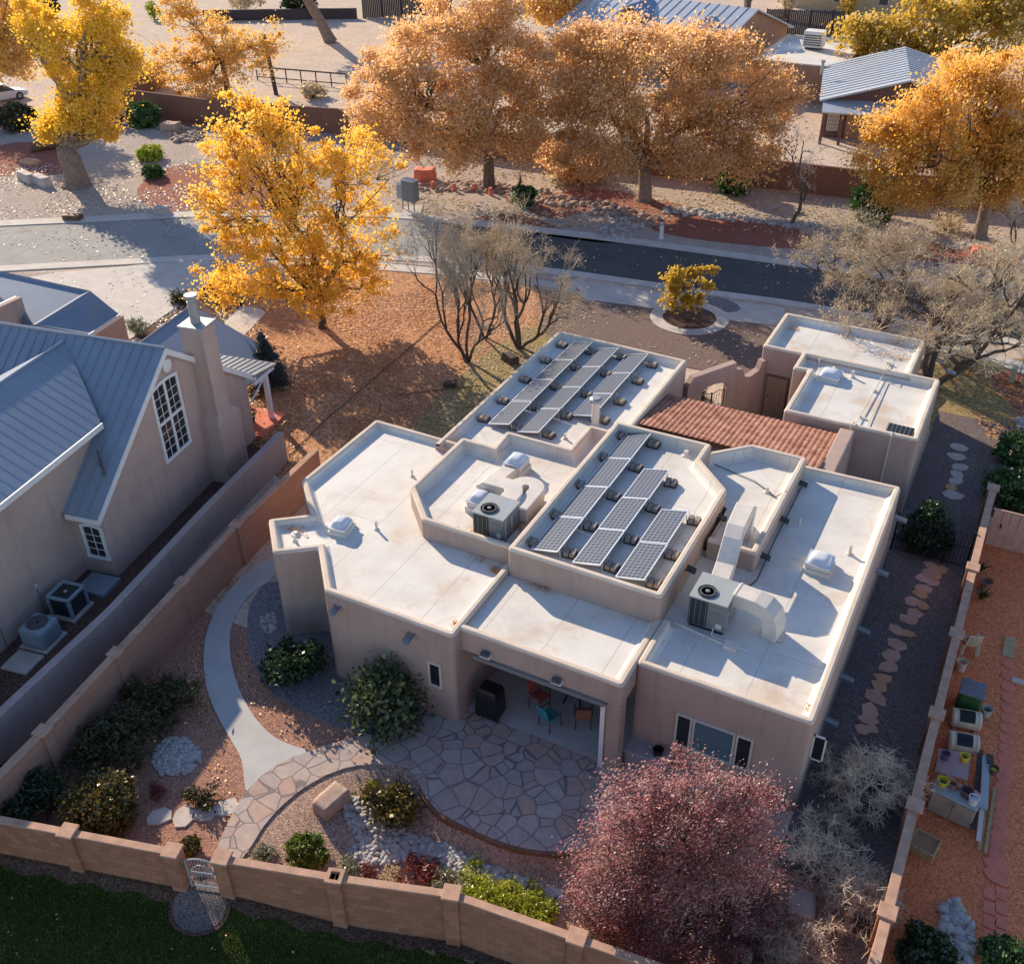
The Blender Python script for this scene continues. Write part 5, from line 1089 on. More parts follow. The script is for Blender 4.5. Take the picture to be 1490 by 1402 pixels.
# ================================================================ THE LEFT NEIGHBOUR
NPH=R(10); NO=Vector((-26.53,18.68,0)); NE=Vector((math.cos(NPH),math.sin(NPH),0)); NN=Vector((-math.sin(NPH),math.cos(NPH),0))
N=lambda e,n,z=0: NO+NE*e+NN*n+Vector((0,0,z))
PZ=lambda px,py,z: Vector((*G(px,py,z),z))
MT['metal_n']=M('blue_grey_metal_roof',(.25,.30,.37),.75,.08,.7,metal=.05,spec=.15); MT['rib']=M('roof_seam_metal',(.34,.39,.45),.35,.05,metal=.5,spec=.5)
def ribs(root,a,b,c,d,step=.42,h=.032,w=.02,name='roof_seam'):
    """standing seams from edge a-b (eave) to d-c (ridge)"""
    a,b,c,d=[Vector(p) for p in (a,b,c,d)]; n=int((b-a).length/step); m=MB(); nz=(b-a).cross(d-a).normalized(); nz=nz if nz.z>0 else -nz; s=(b-a).normalized()*w/2
    for i in range(1,n):
        t=i/n; p=a.lerp(b,t)+nz*.004; q=d.lerp(c,t)+nz*.004; m.add([p-s,p+s,q+s,q-s]+[x+nz*h for x in (p-s*.6,p+s*.6,q+s*.6,q-s*.6)],[(4,5,6,7),(0,1,5,4),(1,2,6,5),(2,3,7,6),(3,0,4,7)])
    return m.build(name,MT['rib'],root)
nb=empty('stucco_house',label='two-storey stucco house with blue-grey standing seam gables at the left edge',cat='house')
S=.725; RZ=6.83; RN=5.5
zm=lambda n: RZ-S*abs(n-RN)
X0=-16
w=MB(); w.add([N(X0,.35),N(0,.35),N(0,10.4),N(X0,10.4)]+[N(X0,.35,zm(.35)-.12),N(0,.35,zm(.35)-.12),N(0,10.4,zm(10.4)-.12),N(X0,10.4,zm(10.4)-.12),N(X0,RN,RZ-.12),N(0,RN,RZ-.12)],[(0,1,5,4),(1,2,6,9,5),(2,3,7,6),(3,0,4,8,7)]); w.build('wall',MT['stucco_n'],nb)
w=MB(); w.add([N(-7,-12),N(-1.35,-12),N(-1.35,.6),N(-7,.6)]+[N(-7,-12,5.0),N(-1.35,-12,5.0),N(-1.35,3.4,5.0),N(-7,3.4,5.0),N(-1.35,3.4),N(-7,3.4)],[(0,1,5,4),(1,8,6,5)]); w.build('wall',MT['stucco_n'],nb)
rf=MB(); rf.slab([N(X0,-.0,zm(0)),N(.12,-.0,zm(0)),N(.12,RN,RZ),N(X0,RN,RZ)],.12); rf.slab([N(.12,10.95,zm(10.95)),N(X0,10.95,zm(10.95)),N(X0,RN,RZ),N(.12,RN,RZ)],.12); rf=rf.build('roof',MT['metal_n'],nb)
ribs(rf,N(X0,0,zm(0)),N(.12,0,zm(0)),N(.12,RN,RZ),N(X0,RN,RZ)); ribs(rf,N(.12,10.95,zm(10.95)),N(X0,10.95,zm(10.95)),N(X0,RN,RZ),N(.12,RN,RZ))
MB().tube([N(X0,RN,RZ+.02),N(.14,RN,RZ+.02)],.07,6).build('ridge_cap',MT['rib'],rf)
f=MB()
for n0,n1 in ((0,RN),(10.95,RN)):
    a,b=N(.13,n0,zm(n0)),N(.13,n1,RZ); f.add([a,b,b+NE*.04,a+NE*.04]+[p-Vector((0,0,.26)) for p in (a,b,b+NE*.04,a+NE*.04)],[(0,1,2,3),(7,6,5,4),(0,4,5,1),(1,5,6,2),(2,6,7,3),(3,7,4,0)])
f.slab([N(-1.2,-.02,zm(0)+.0),N(.16,-.02,zm(0)+.0),N(.16,-.02,zm(0)-.2),N(-1.2,-.02,zm(0)-.2)],.05,tuple(NN*1)); f.build('fascia',MT['white'],nb)
# south wing: ridge towards the viewer, east slope
wr=MB(); ridge=(-4.15,6.62); ev=(-1.0,5.08)
wr.slab([N(ev[0],-12,ev[1]),N(ev[0],2.6,ev[1]),N(ridge[0],5.3,ridge[1]),N(ridge[0],-12,ridge[1])],.12); wr.slab([N(2*ridge[0]-ev[0],-12,ev[1]),N(ridge[0],-12,ridge[1]),N(ridge[0],5.3,ridge[1]),N(2*ridge[0]-ev[0],2.6,ev[1])],.12); wr=wr.build('roof',MT['metal_n'],nb)
m=MB()
for i in range(40):
    n_=-11.8+.42*i
    if n_>5.1: break
    t=0 if n_<2.5 else (n_-2.6)/2.7; e_=ev[0]+(ridge[0]-ev[0])*max(0,t); z_=ev[1]+(ridge[1]-ev[1])*max(0,t)
    m.tube([N(e_,n_,z_+.012),N(ridge[0],n_,ridge[1]+.001)],.004,4)
m.build('roof_seam',MT['metal_n'],wr)
MB().tube([N(ridge[0],-12,ridge[1]+.02),N(ridge[0],5.2,ridge[1]+.02)],.06,6).build('ridge_cap',MT['rib'],wr)
a,b=N(ev[0]+.005,-12,ev[1]+.01),N(ev[0]+.005,2.62,ev[1]+.01); f=MB(); f.add([a,b,b+NE*.05,a+NE*.05]+[p-Vector((0,0,.22)) for p in (a,b,b+NE*.05,a+NE*.05)],[(0,1,2,3),(7,6,5,4),(0,4,5,1),(1,5,6,2),(2,6,7,3),(3,7,4,0)]); f.build('fascia',MT['white'],nb)
# chimney with shoulder and metal flue
c=MB()
def nbox(m,e0,e1,n0,n1,z0,z1):
    m.add([N(e,n,z) for z in (z0,z1) for e,n in ((e0,n0),(e1,n0),(e1,n1),(e0,n1))],[(3,2,1,0),(4,5,6,7),(0,1,5,4),(1,2,6,5),(2,3,7,6),(3,0,4,7)]); return m
nbox(c,.002,.72,7.05,7.95,3.2,6.9); c.add([N(.002,6.85,-.1),N(.8,6.85,-.1),N(.8,8.45,-.1),N(.002,8.45,-.1),N(.002,6.85,2.75),N(.8,6.85,2.75),N(.8,8.45,2.75),N(.002,8.45,2.75),N(.002,7.05,3.2),N(.72,7.05,3.2),N(.72,7.95,3.2),N(.002,7.95,3.2)],[(0,1,5,4),(1,2,6,5),(2,3,7,6),(4,5,9,8),(5,6,10,9),(6,7,11,10)])
nbox(c,-.25,.0,7.05,7.95,4.2,6.9)
ch=c.build('chimney',MT['stucco_n'],nb); m=MB(); nbox(m,-.3,.77,7.0,8.0,6.9,6.97); m.build('chimney_cap',MT['galv'],ch)
q=N(.22,7.5); fl=MB().lathe([(.19,6.97),(.19,7.85),(.17,7.86),(.17,8.0),(.26,8.02),(.27,8.08),(.25,8.12)],(q.x,q.y,0),16).build('chimney_flue',MT['galv'],ch)
# windows with white muntins
def nwin(n0,n1,z0,z1,rows,cols,e=0,arch=0,axis='e',split=1):
    def at_(n,z,o): return N(e+o,n,z) if axis=='e' else N(n,e-o,z)
    def bar(m,na,nb_,za,zb,o0,o1):
        m.add([at_(n,z,o) for o in (o0,o1) for n,z in ((na,za),(nb_,za),(nb_,zb),(na,zb))],[(3,2,1,0),(4,5,6,7),(0,1,5,4),(1,2,6,5),(2,3,7,6),(3,0,4,7)])
    f=MB(); t=.10
    bar(f,n0-.1,n1+.1,z0-.12,z0,.0,.07); bar(f,n0-.08,n0+.04,z0,z1,.0,.06); bar(f,n1-.04,n1+.08,z0,z1,.0,.06)
    nm=(n0+n1)/2; k=8
    up=[(n0-.08+(n1-n0+.16)*i/k,z1+arch*math.sin(math.pi*i/k)) for i in range(k+1)]
    for (a,za),(b,zb) in zip(up[:-1],up[1:]): f.add([at_(x,z,o) for o in (.0,.065) for x,z in ((a,za-.02),(b,zb-.02),(b,zb+.11),(a,za+.11))],[(3,2,1,0),(4,5,6,7),(0,1,5,4),(1,2,6,5),(2,3,7,6),(3,0,4,7)])
    if split>1:
        bar(f,nm-.06,nm+.06,z0,z1+arch*.95,.0,.055); zc=z0+(z1-z0)*.52; bar(f,n0+.04,nm-.06,zc-.06,zc+.06,.0,.055); bar(f,nm+.06,n1-.04,zc-.06,zc+.06,.0,.055)
    W=f.build('window',MT['white'],nb)
    g=MB(); g.add([at_(x,z,.012) for x,z in [(n0,z0),(n1,z0),(n1,z1)]+[(n0+(n1-n0)*(1-i/k),z1+arch*math.sin(math.pi*i/k)) for i in range(1,k)]+[(n0,z1)]],[tuple(range(k+3))] if axis=='e' else [tuple(range(k+2,-1,-1))]); g.build('pane',MT['glass'],W)
    mu=MB()
    for i in range(1,cols): x=n0+(n1-n0)*i/cols; bar(mu,x-.012,x+.012,z0,z1+arch*.85,.013,.03)
    for i in range(1,rows): z=z0+(z1-z0)*i/rows; bar(mu,n0,n1,z-.012,z+.012,.0135,.0295)
    mu.build('muntins',MT['white'],W)
nwin(4.35,5.9,2.6,5.5,8,4,0,.12,'e',2)
nwin(-.98,-.2,.85,2.1,4,2,.35,.1,'n',1)
q=N(.06,5.75,6.1); o=MB().lathe([(.26,-.03),(.26,.03),(.2,.05)],(0,0,0),18).build('gable_rosette',MT['white'],nb); o.rotation_euler=(0,R(90),NPH); o.location=N(.05,5.5,6.1)
# vent pipes on the main slope
for e,n,h in ((-.55,1.6,.55),(-.3,1.35,.4)):
    q=N(e,n,zm(n)); MB().lathe([(.09,0),(.05,.03),(.045,h),(.06,h+.01),(.06,h+.06)],q,10).build('vent_pipe',MT['dgrey'],nb)
q=N(-8.0,2.3,zm(2.3)); MB().lathe([(.12,0),(.07,.05),(.065,.95),(.11,.97),(.12,1.08),(.05,1.15)],q,12).build('vent_pipe',MT['ltop'],nb)
# lower roofs north of the ridge
def nslab(name,P,mat='metal_n',t=.12): return MB().slab(P,t).build(name,MT[mat],nb)
nslab('roof',[PZ(-60,381,4.3),PZ(131,423,3.8),PZ(52,472,3.2),PZ(-60,480,1.0)]); nslab('roof',[PZ(131,423,3.82),PZ(173,457,2.75),PZ(128,486,2.75),PZ(52,472,3.25)])
a,b=PZ(172,458,2.6),PZ(126,487,2.6); d=(b-a).normalized(); n_=Vector((d.y,-d.x,0)); b=b+d*2; m=MB(); m.slab([a,b,Vector((b.x,b.y,0)),Vector((a.x,a.y,0))],.3,tuple(n_)); m.build('wall',MT['stucco_n'],nb)
a,b=PZ(173,457,2.78),PZ(128,486,2.78); m=MB(); m.slab([a,b,b-Vector((0,0,.2)),a-Vector((0,0,.2))],.06,tuple(n_)); m.build('fascia',MT['white'],nb)
a,b=PZ(24,431,4.1),PZ(-60,470,4.1); m=MB(); m.slab([a,b,Vector((b.x,b.y,2)),Vector((a.x,a.y,2))],.3,tuple(n_)); m.build('wall',MT['stucco_n'],nb); m=MB(); m.slab([a,b,b-Vector((0,0,.25)),a-Vector((0,0,.25))],.08,tuple(-n_)); m.build('fascia',MT['white'],nb)
nr=MB(); nr.slab([N(-5.6,9.5,3.5),N(-5.6,15.3,3.5),N(-1.2,15.3,1.5),N(-1.2,9.5,1.5)],.1); nr.build('roof',MT['metal_n'],nb); MB().tube([N(-5.6,9.5,3.52),N(-5.6,15.3,3.52)],.05,6).build('ridge_cap',MT['rib'],nb)
pr=MB().slab([N(-3.0,10.7,3.0),N(.2,10.7,3.0),N(.3,12.5,2.72),N(-3.0,12.5,2.72)],.1).build('porch_roof',MT['rib'],nb); ribs(pr,N(.3,12.5,2.72),N(-3,12.5,2.72),N(-3,10.7,3.0),N(.2,10.7,3.0),.3,.03)
m=MB(); nbox(m,-.16,.04,11.9,12.1,0,2.6); m.build('porch_post',MT['white'],nb,bevel=.01); m=MB(); m.tube([N(-.06,12,2.3),N(-.06,10.6,1.7)],.05,4); m.build('porch_brace',MT['white'],nb); m=MB(); nbox(m,-3,.2,12.3,12.42,2.45,2.62); nbox(m,.1,.24,10.7,12.3,2.5,2.7); m.build('porch_beam',MT['white'],nb)
m=MB(); nbox(m,-3,.35,10.4,12.6,-.02,.12); m.build('porch_floor',MT['redclay'],nb); m=MB(); nbox(m,-.7,-.1,10.405,10.5,.1,1.6); m.build('gate_panel',MT['black'],nb)
based(nb,tuple(N(-4,4)))
q=N(-.75,11.4); o=empty('potted_plant',(0,0,0),label='dark pot with a golden plant on the left house porch',cat='pot'); MB().lathe([(.14,.12),(.2,.42),(.22,.45),(.18,.45),(.16,.4)],q,14).build('pot',MT['black'],o); P=np.array([q.x,q.y,.6])+rng.normal(size=(260,3))*np.array([.16,.16,.14]); V,F=quads(P,np.full(260,.09)); npmesh('foliage',V,F,MT['lf_gold'],o); based(o,(q.x,q.y,0))
# condensers and clutter in the side yard
MT['ac_blue']=M('painted_condenser_steel',(.26,.33,.37),.55,.1)
def condenser(e,n,lab,slat):
    r=empty('condenser_unit',N(e,n),NPH); tag(r,lab,'air conditioner'); m=MB(); s=.42
    MB().box(-.55,.55,-.55,.55,0,.08).build('pad',MT['concrete'],r)
    if slat:
        for a in (-1,1):
            for b in (-1,1): m.box(a*s-.05,a*s+.05,b*s-.05,b*s+.05,.08,.9)
        m.box(-s-.05,s+.05,-s-.05,-s+.05,.84,.92); m.box(-s-.05,s+.05,s-.05,s+.05,.84,.92); m.box(-s-.05,-s+.05,-s+.05,s-.05,.84,.92); m.box(s-.05,s+.05,-s+.05,s-.05,.84,.92)
        m.build('frame',MT['ac_blue'],r); MB().box(-s+.01,s-.01,-s+.01,s-.01,.1,.86).build('coil',MT['coil'],r); MB().lathe([(.06,.862),(.07,.9),(.03,.92)],(0,0,0),12).build('fan_hub',MT['ltop'],r)
    else:
        m.box(-.48,.48,-.48,.48,.08,.84); m.build('cabinet',MT['ac_blue'],r,bevel=.12); MB().lathe([(.36,.842),(.36,.88),(.33,.885),(.31,.86)],(0,0,0),24).build('fan_ring',MT['dgrey'],r); MB().lathe([(.30,.843),(.06,.845),(.05,.87)],(0,0,0),20).build('fan_well',MT['black'],r)
condenser(-.45,-1.75,'square dark-topped condenser beside the deck in the left house side yard',True); condenser(-.35,-3.35,'rounded condenser with open fan top in the left house side yard',False)
m=MB()
for i in range(9): nbox(m,-.95+.0,.25,-.85+.115*i,-.75+.115*i,.0,.14)
tag(m.build('deck',MT['ac_blue']),'small slatted blue deck under the little window of the left house','deck')
m=MB(); nbox(m,-.8,.2,-4.9,-4.0,0,.09); tag(m.build('concrete_pad',MT['concrete']),'bare concrete pad left of the rounded condenser','slab')
for n,lab in ((-2.3,'thin pole lamp behind the rounded condenser'),(-4.2,'thin pole lamp nearest the left edge of the photo')):
    q=N(-1.05,n); r=empty('pole_lamp',q); tag(r,lab,'lamp'); MB().tube([(0,0,0),(0,0,1.35)],.022,6).build('pole',MT['dgrey'],r); MB().lathe([(.05,1.33),(.07,1.38),(.07,1.48),(.03,1.52)],(0,0,0),10).build('lamp_head',MT['ltop'],r)

# ================================================================ FAR HOUSES AND STREET THINGS
MT['metal_f']=M('pale_grey_metal_roof',(.48,.51,.54),.45,.08,.4,metal=.25,spec=.4); MT['adobe_o']=M('orange_adobe',(.42,.24,.15),.9,.1,2); MT['siding']=M('brown_siding',(.17,.10,.085),.85,.25,5); MT['yellow_h']=M('ochre_stucco',(.52,.38,.22),.9,.08)
def gable(root,a,b,wd,ze,zr,roofm,wallm,ov=.4,ribst=.9,endm=None):
    """gable house: ridge over a-b (ground points), half width wd"""
    a,b=Vector((*a,0)),Vector((*b,0)); d=(b-a).normalized(); n=Vector((-d.y,d.x,0)); up=Vector((0,0,1)); w=MB()
    q=[a-n*wd,b-n*wd,b+n*wd,a+n*wd]; w.add(q+[p+up*ze for p in q]+[a+up*(zr-.1),b+up*(zr-.1)],[(0,1,5,4),(1,2,6,9,5),(2,3,7,6),(3,0,4,8,7)]); w.build('wall',wallm,root)
    s=(zr-ze)/wd; r=MB(); A,B=a-d*ov,b+d*ov; E=[]
    for sg in (-1,1):
        e0=A+n*sg*(wd+ov)+up*(ze-ov*s+.1); e1=B+n*sg*(wd+ov)+up*(ze-ov*s+.1); r.slab([e0,e1,B+up*(zr+.1),A+up*(zr+.1)],.14); E.append((e0,e1))
    ro=r.build('roof',roofm,root)
    for e0,e1 in E: ribs(ro,e0,e1,B+up*(zr+.1),A+up*(zr+.1),ribst,.05,.05)
    return ro
ha=empty('metal_roofed_house',label='long house with pale metal roof and two dormers at the top behind the copper cottonwoods',cat='house')
a,b=(-47,108.2),(-29.4,105.0)
gable(ha,a,b,8.2,3.0,5.7,MT['metal_f'],MT['adobe_o'],.5,1.0)
for px,py in ((918,24),(1008,52)):
    # dormers stand on the near slope
    p=PZ(px,py,4.7); d=(Vector(b)-Vector(a)).normalized(); n=Vector((-d.y,d.x))
    fr=(p.x-n.x*0,p.y); bk=(p.x+n.x*3.6,p.y+n.y*3.6); gable(ha,fr,bk,1.25,4.9,5.75,M('dormer_metal',(.20,.30,.42),.4,.05,metal=.3),MT['siding'],.25,2)
MB().lathe([(.35,0),(.35,1.0),(.42,1.0),(.42,1.15)],(*G(1088,5,6.0),5.2),4).build('chimney',MT['siding'],ha)
based(ha,(-38,107,0))
hb=empty('porch_house',label='low house with pale metal gable and shaded porch behind the brown wall on the right',cat='house')
gable(hb,(-11.6,87.4),(-14.0,98.5),6.0,3.0,4.7,MT['metal_f'],MT['siding'],.5,.8)
d=(Vector((-14.0,98.5))-Vector((-11.6,87.4))).normalized(); n=Vector((-d.y,d.x)); O=Vector((-11.6,87.4))
B_=lambda s,t,z: Vector((*(O+n*s+d*t),z))
MB().slab([B_(6.2,-2.2,2.5),B_(-4.6,-2.2,2.5),B_(-4.6,-.02,2.95),B_(6.2,-.02,2.95)],.12).build('porch_roof',MT['metal_f'],hb)
for s in (6,4.6,3.1,1.0,-4): MB().box(*(lambda p:(p.x-.1,p.x+.1,p.y-.1,p.y+.1))(B_(s,-2.0,0)),0,2.4).build('porch_post',MT['siding'],hb)
m=MB(); p0,p1=B_(4.2,-.06,0),B_(-4.2,-.06,0); m.slab([p0+Vector((0,0,2.5)),p1+Vector((0,0,2.5)),p1,p0],.05,(d.x,d.y,0)); m.build('porch_wall',MT['adobe_o'],hb)
def lattice(s0,s1,z0,z1):
    g=MB(); p0,p1=B_(s0,-.09,0),B_(s1,-.09,0); z=lambda p,h:p+Vector((0,0,h)); g.slab([z(p0,z1),z(p1,z1),z(p1,z0),z(p0,z0)],.02,(d.x,d.y,0)); w=g.build('window',MT['glass'],hb); l=MB()
    for i in range(7): l.tube([z(p0.lerp(p1,i/6),z0)-Vector((d.x,d.y,0))*.05,z(p0.lerp(p1,i/6),z1)-Vector((d.x,d.y,0))*.05],.05,4)
    for i in range(6): l.tube([z(p0,z0+(z1-z0)*i/5)-Vector((d.x,d.y,0))*.05,z(p1,z0+(z1-z0)*i/5)-Vector((d.x,d.y,0))*.05],.05,4)
    l.build('lattice',MT['vinyl'],w)
lattice(2.6,.6,.4,2.2); lattice(5.6,4.8,.6,2.1)
q=PZ(1197,97,4.2); MB().lathe([(.14,0),(.12,.9),(.2,.95),(.2,1.1)],(q.x,q.y,3.6),10).build('flue',MT['galv'],hb)
based(hb,(-14.4,92,0))
hc=empty('flat_adobe_house',label='flat-roofed orange adobe building between the two metal roofs',cat='house'); p=PZ(1170,82,3.2); block(hc,[(p.x-4,p.y-3),(p.x+4,p.y-3),(p.x+4,p.y+9),(p.x-4,p.y+9)],3.2,2.9,mat=MT['adobe_o']); based(hc,(p.x,p.y,0))
p=PZ(1184,66,3.2); cl=empty('roof_cooler',(p.x,p.y,2.9)); tag(cl,'white boxy cooler on the flat adobe roof behind the trees','cooler'); MB().box(-.9,.9,-.7,.7,.2,1.6).build('cabinet',MT['white'],cl,bevel=.04); m=MB(); [m.box(-.8,.8,-.72,-.702,.4+.2*i,.5+.2*i) for i in range(5)]; m.build('louvres',MT['dgrey'],cl); MB().box(-.7,.7,-.6,.6,0,.2).build('stand',MT['dgrey'],cl)
hy=empty('ochre_house',label='ochre house with white-framed windows at the top right edge',cat='house'); p=PZ(1225,16,0); block(hy,[(p.x-7,p.y),(p.x+9,p.y),(p.x+9,p.y+10),(p.x-7,p.y+10)],3.4,3.1,mat=MT['yellow_h'])
for x in (p.x-1.2,p.x+4.2): win_s(hy,x,x+1.2,.9,2.2,p.y,fm='white')
based(hy,(p.x,p.y,0))
def board_fence(label,pts,h,mat='dwood',step=.22,name='wooden_fence'):
    r=empty(name,(0,0,0)); tag(r,label,'fence'); m=MB()
    for a,b in zip(pts[:-1],pts[1:]):
        a,b=Vector(a),Vector(b); L=(b-a).length; n=int(L/step); d=(b-a)/L
        for i in range(n):
            p=a+d*(i+.5)*step; m.cbox((p.x,p.y,(h+random.uniform(-.1,.1))/2),(step*.92,.03,h+random.uniform(-.08,.08)),math.atan2(d.y,d.x))
        for i in range(int(L/2.4)+1): p=a+d*min(L,i*2.4); MB().cbox((p.x+.08*d.y,p.y-.08*d.x+.12,h*.52),(.1,.1,h*1.04),0).build('post',MT[mat],r)
    m.build('boards',MT[mat],r); based(r,(*pts[0],0))
board_fence('dark weathered board fence at the top right behind the metal roofs',[G(1112,50),G(1228,53)],2.6); board_fence('dark weathered board fence at the top centre of the sand lot',[G(528,27),G(660,20)],3.0)
r=empty('rail_fence',(0,0,0)); tag(r,'dark pipe rail fence on the sand lot left of the copper cottonwood','fence'); a,b=Vector((*G(375,117),0)),Vector((*G(505,128),0)); m=MB()
for h in (1.25,.35): m.tube([a+Vector((0,0,h)),b+Vector((0,0,h))],.07 if h>1 else .05,6)
for i in range(7): p=a.lerp(b,i/6); m.tube([p,p+Vector((0,0,1.25))],.06,6)
m.build('rails',MT['dwood'],r); based(r,tuple(a))
q=G(402,138); r=empty('utility_pole',(q[0],q[1],0)); tag(r,'dark wooden pole beside the pipe rail fence','pole'); MB().tube([(0,0,0),(-.5,0,5.2)],[.2,.16],8).build('pole',MT['dwood'],r); MB().cbox((-.42,0,4.6),(.9,.1,.1)).build('crossarm',MT['dwood'],r)
# back yard scraps: dark wall line and mounds at the far edge of the sand lot
tag(MB().slab([(*G(300,30),1.2),(*G(520,27),1.2),(*G(520,27),0),(*G(300,30),0)],.4,(0,1,0)).build('low_wall',MT['dwood']),'low dark wall at the far edge of the sand lot','wall')
shrub('dark evergreen at the top edge left of the leaning pale trunk',437,22,28,4.5,'lf_dark',3500,.34); shrub('brown bare bush at the top edge above the golden cottonwood',355,22,35,3.5,'lf_tan',1800,.3,shape='loose'); shrub('dark evergreen at the top edge behind the thick-trunked yellow cottonwood',70,28,22,5,'lf_dark',2500,.36)
shrub('rust brown dry bush by the pipe rail fence',455,142,26,1.3,'lf_tan',900,.3,shape='loose'); shrub('straw coloured bush on the far side of the sand lot',225,28,14,2.0,'lf_lime',700,.3,shape='loose'); shrub('tall straw bush left of the board fence at the top right',1142,30,18,4.5,'lf_tan',1500,.3,shape='loose'); shrub('golden bush in front of the ochre house',1235,22,14,4.0,'lf_olive',1200,.3,shape='loose')
# utility cabinets
q=G(599,308); r=empty('utility_cabinet',(q[0],q[1],0),R(-6)); tag(r,'grey steel utility cabinet on two legs, the larger of the pair by the kerb','utility box'); MB().box(-.5,.5,-.3,.3,.75,2.15).build('cabinet',MT['grey'],r,bevel=.02); m=MB(); m.tube([(-.25,0,0),(-.25,0,.75)],.05,6); m.tube([(.25,0,0),(.25,0,.75)],.05,6); m.build('legs',MT['galv'],r); MB().box(-.53,.53,-.33,.33,2.15,2.2).build('lid',MT['white'],r)
q=G(590,306); r=empty('utility_cabinet',(q[0]-.25,q[1]+.1,0),R(-6)); tag(r,'smaller utility box on a post, left of the larger grey cabinet','utility box'); MB().box(-.26,.26,-.25,.25,.8,1.75).build('cabinet',MT['ltop'],r,bevel=.02); MB().tube([(0,0,0),(0,0,.8)],.05,6).build('leg',MT['galv'],r); MB().box(-.29,.29,-.28,.28,1.75,1.8).build('lid',MT['white'],r)
sheet('utility_pad',[(586,302),(616,299),(612,312),(588,313)],.06,'concrete',thick=.08)
for i,(x,y) in enumerate([(601,269),(630,275),(661,278),(690,278),(714,284),(739,293)]):
    q=G(x,y); tag(MB().lathe([(.14,0),(.15,.5),(.12,.54)],(q[0],q[1],0),12).build('red_stump',MT['redclay']),f'short rust red stump on the gravel, {["leftmost","second","third","fourth","fifth","rightmost"][i]} of the row from the left','stump','row of short red stumps')
q=G(962,347); r=empty('marker_post',(*q,0)); tag(r,'short white marker post on the kerb by the red mulch','post'); MB().lathe([(.16,0),(.13,.1),(.12,.95),(.05,1.02)],(0,0,0),12).build('post',MT['white'],r); MB().lathe([(.17,.9),(.17,.98)],(0,0,0),12).build('cap',MT['galv'],r)
m=MB(); p=[Vector((*G(x,y),.25)) for x,y in ((46,222),(66,217),(88,216),(104,222))]; m.tube(p,[.28,.3,.34,.3],10); tag(m.build('fallen_log',MT['wood'],smooth=True),'dark fallen log on the red gravel left of the thick pale trunk','log')
m=MB(); p=[Vector((*G(x,y),z)) for x,y,z in ((744,282,.3),(752,280,.2),(757,276,.6),(756,272,1.0))]; m.tube(p,[.2,.18,.12,.08],8); tag(m.build('driftwood',MT['bark_dark'],smooth=True),'dark curved branch stump right of the copper cottonwood trunk','log')
# cars
def car(label,x,y,rz,paint,suv=False):
    r=empty('parked_car',(x,y,0),rz); tag(r,label,'car'); L,W=4.6,1.82; h=1.75 if suv else 1.48
    def loft(secs):
        m=MB(); 
        for X,hw,z0,z1 in secs:
            for yy,zz in ((-hw,z0),(-hw*1.0,(z0+z1)/2),(-hw*.93,z1),(hw*.93,z1),(hw,(z0+z1)/2),(hw,z0)): m.v.append((X,yy,zz))
        for i in range(len(secs)-1):
            for j in range(6): m.f.append((i*6+j,i*6+(j+1)%6,(i+1)*6+(j+1)%6,(i+1)*6+j))
        m.f.append(tuple(range(5,-1,-1))); m.f.append(tuple((len(secs)-1)*6+j for j in range(6))); return m
    hb=.95 if suv else .86
    body=loft([(-2.3,.78,.38,.75),(-2.2,.87,.28,hb),(-1.2,.91,.24,hb+.06),(.6,.91,.24,hb+.04),(1.5,.90,.24,hb-.04),(2.1,.85,.27,hb-.16),(2.3,.74,.36,.62)]).build('body',paint,r,smooth=False,bevel=.05)
    tail=-2.15 if suv else -1.9
    g=loft([(tail,.80,hb-.04,hb),(tail+.35,.74,hb-.02,h-.06),(-.2,.76,hb,h-.02),(.35,.75,hb,h-.06),(1.2,.80,hb-.06,hb+.0)]).build('cabin_glass',MT['glass'],r,bevel=.03)
    loft([(tail+.3,.66,h-.06,h-.02),(-.3,.70,h-.04,h+.02),(.4,.68,h-.08,h-.02)]).build('roof',paint,r,bevel=.02)
    for sx in (-1.38,1.4):
        for sy in (-1,1):
            w=MB().lathe([(.22,-.1),(.33,-.1),(.34,-.05),(.34,.08),(.32,.1),(.2,.1)],(0,0,0),20).build('wheel',MT['black'],r); w.rotation_euler=(R(90),0,0); w.location=(sx,sy*.83,.34); MB().lathe([(.2,.09),(.19,.12),(.05,.125)] if sy<0 else [(.05,-.125),(.19,-.12),(.2,-.09)],(0,0,0),16).build('rim',MT['galv'],w)
    for sy in (-1,1):
        MB().cbox((-2.24,sy*.70,.80),(.12,.22,.3)).build('tail_light',M('red_lens',(.45,.02,.02),.3) if sy<0 else bpy.data.materials['red_lens'],r,bevel=.02); MB().cbox((2.16,sy*.66,.64),(.14,.3,.14)).build('headlight',MT['dome'],r,bevel=.02)
    MB().cbox((-2.31,0,.45),(.08,1.5,.2)).build('bumper',MT['dgrey'],r); return r
p=Vector(G(-12,150)); q=Vector(G(42,140)); d=q-p; car('white car half hidden by the amber cottonwood at the left edge',p.x+d.x*.1,p.y+d.y*.1+.7,math.atan2(d.y,d.x),NT('white_car_paint').done((.62,.62,.62),.25,spec=.5))
p=Vector(G(1462,478)); d=Vector((.97,-.24)).normalized(); d=(Vector(G(1560,498))-p).normalized(); car('silver car with red tail light at the right edge behind the leafless tree',p.x+d.x*2.4-.2,p.y+d.y*2.4+1.0,math.atan2(d.y,d.x),NT('silver_car_paint').done((.42,.43,.44),.28,metal=.5,spec=.5),True)
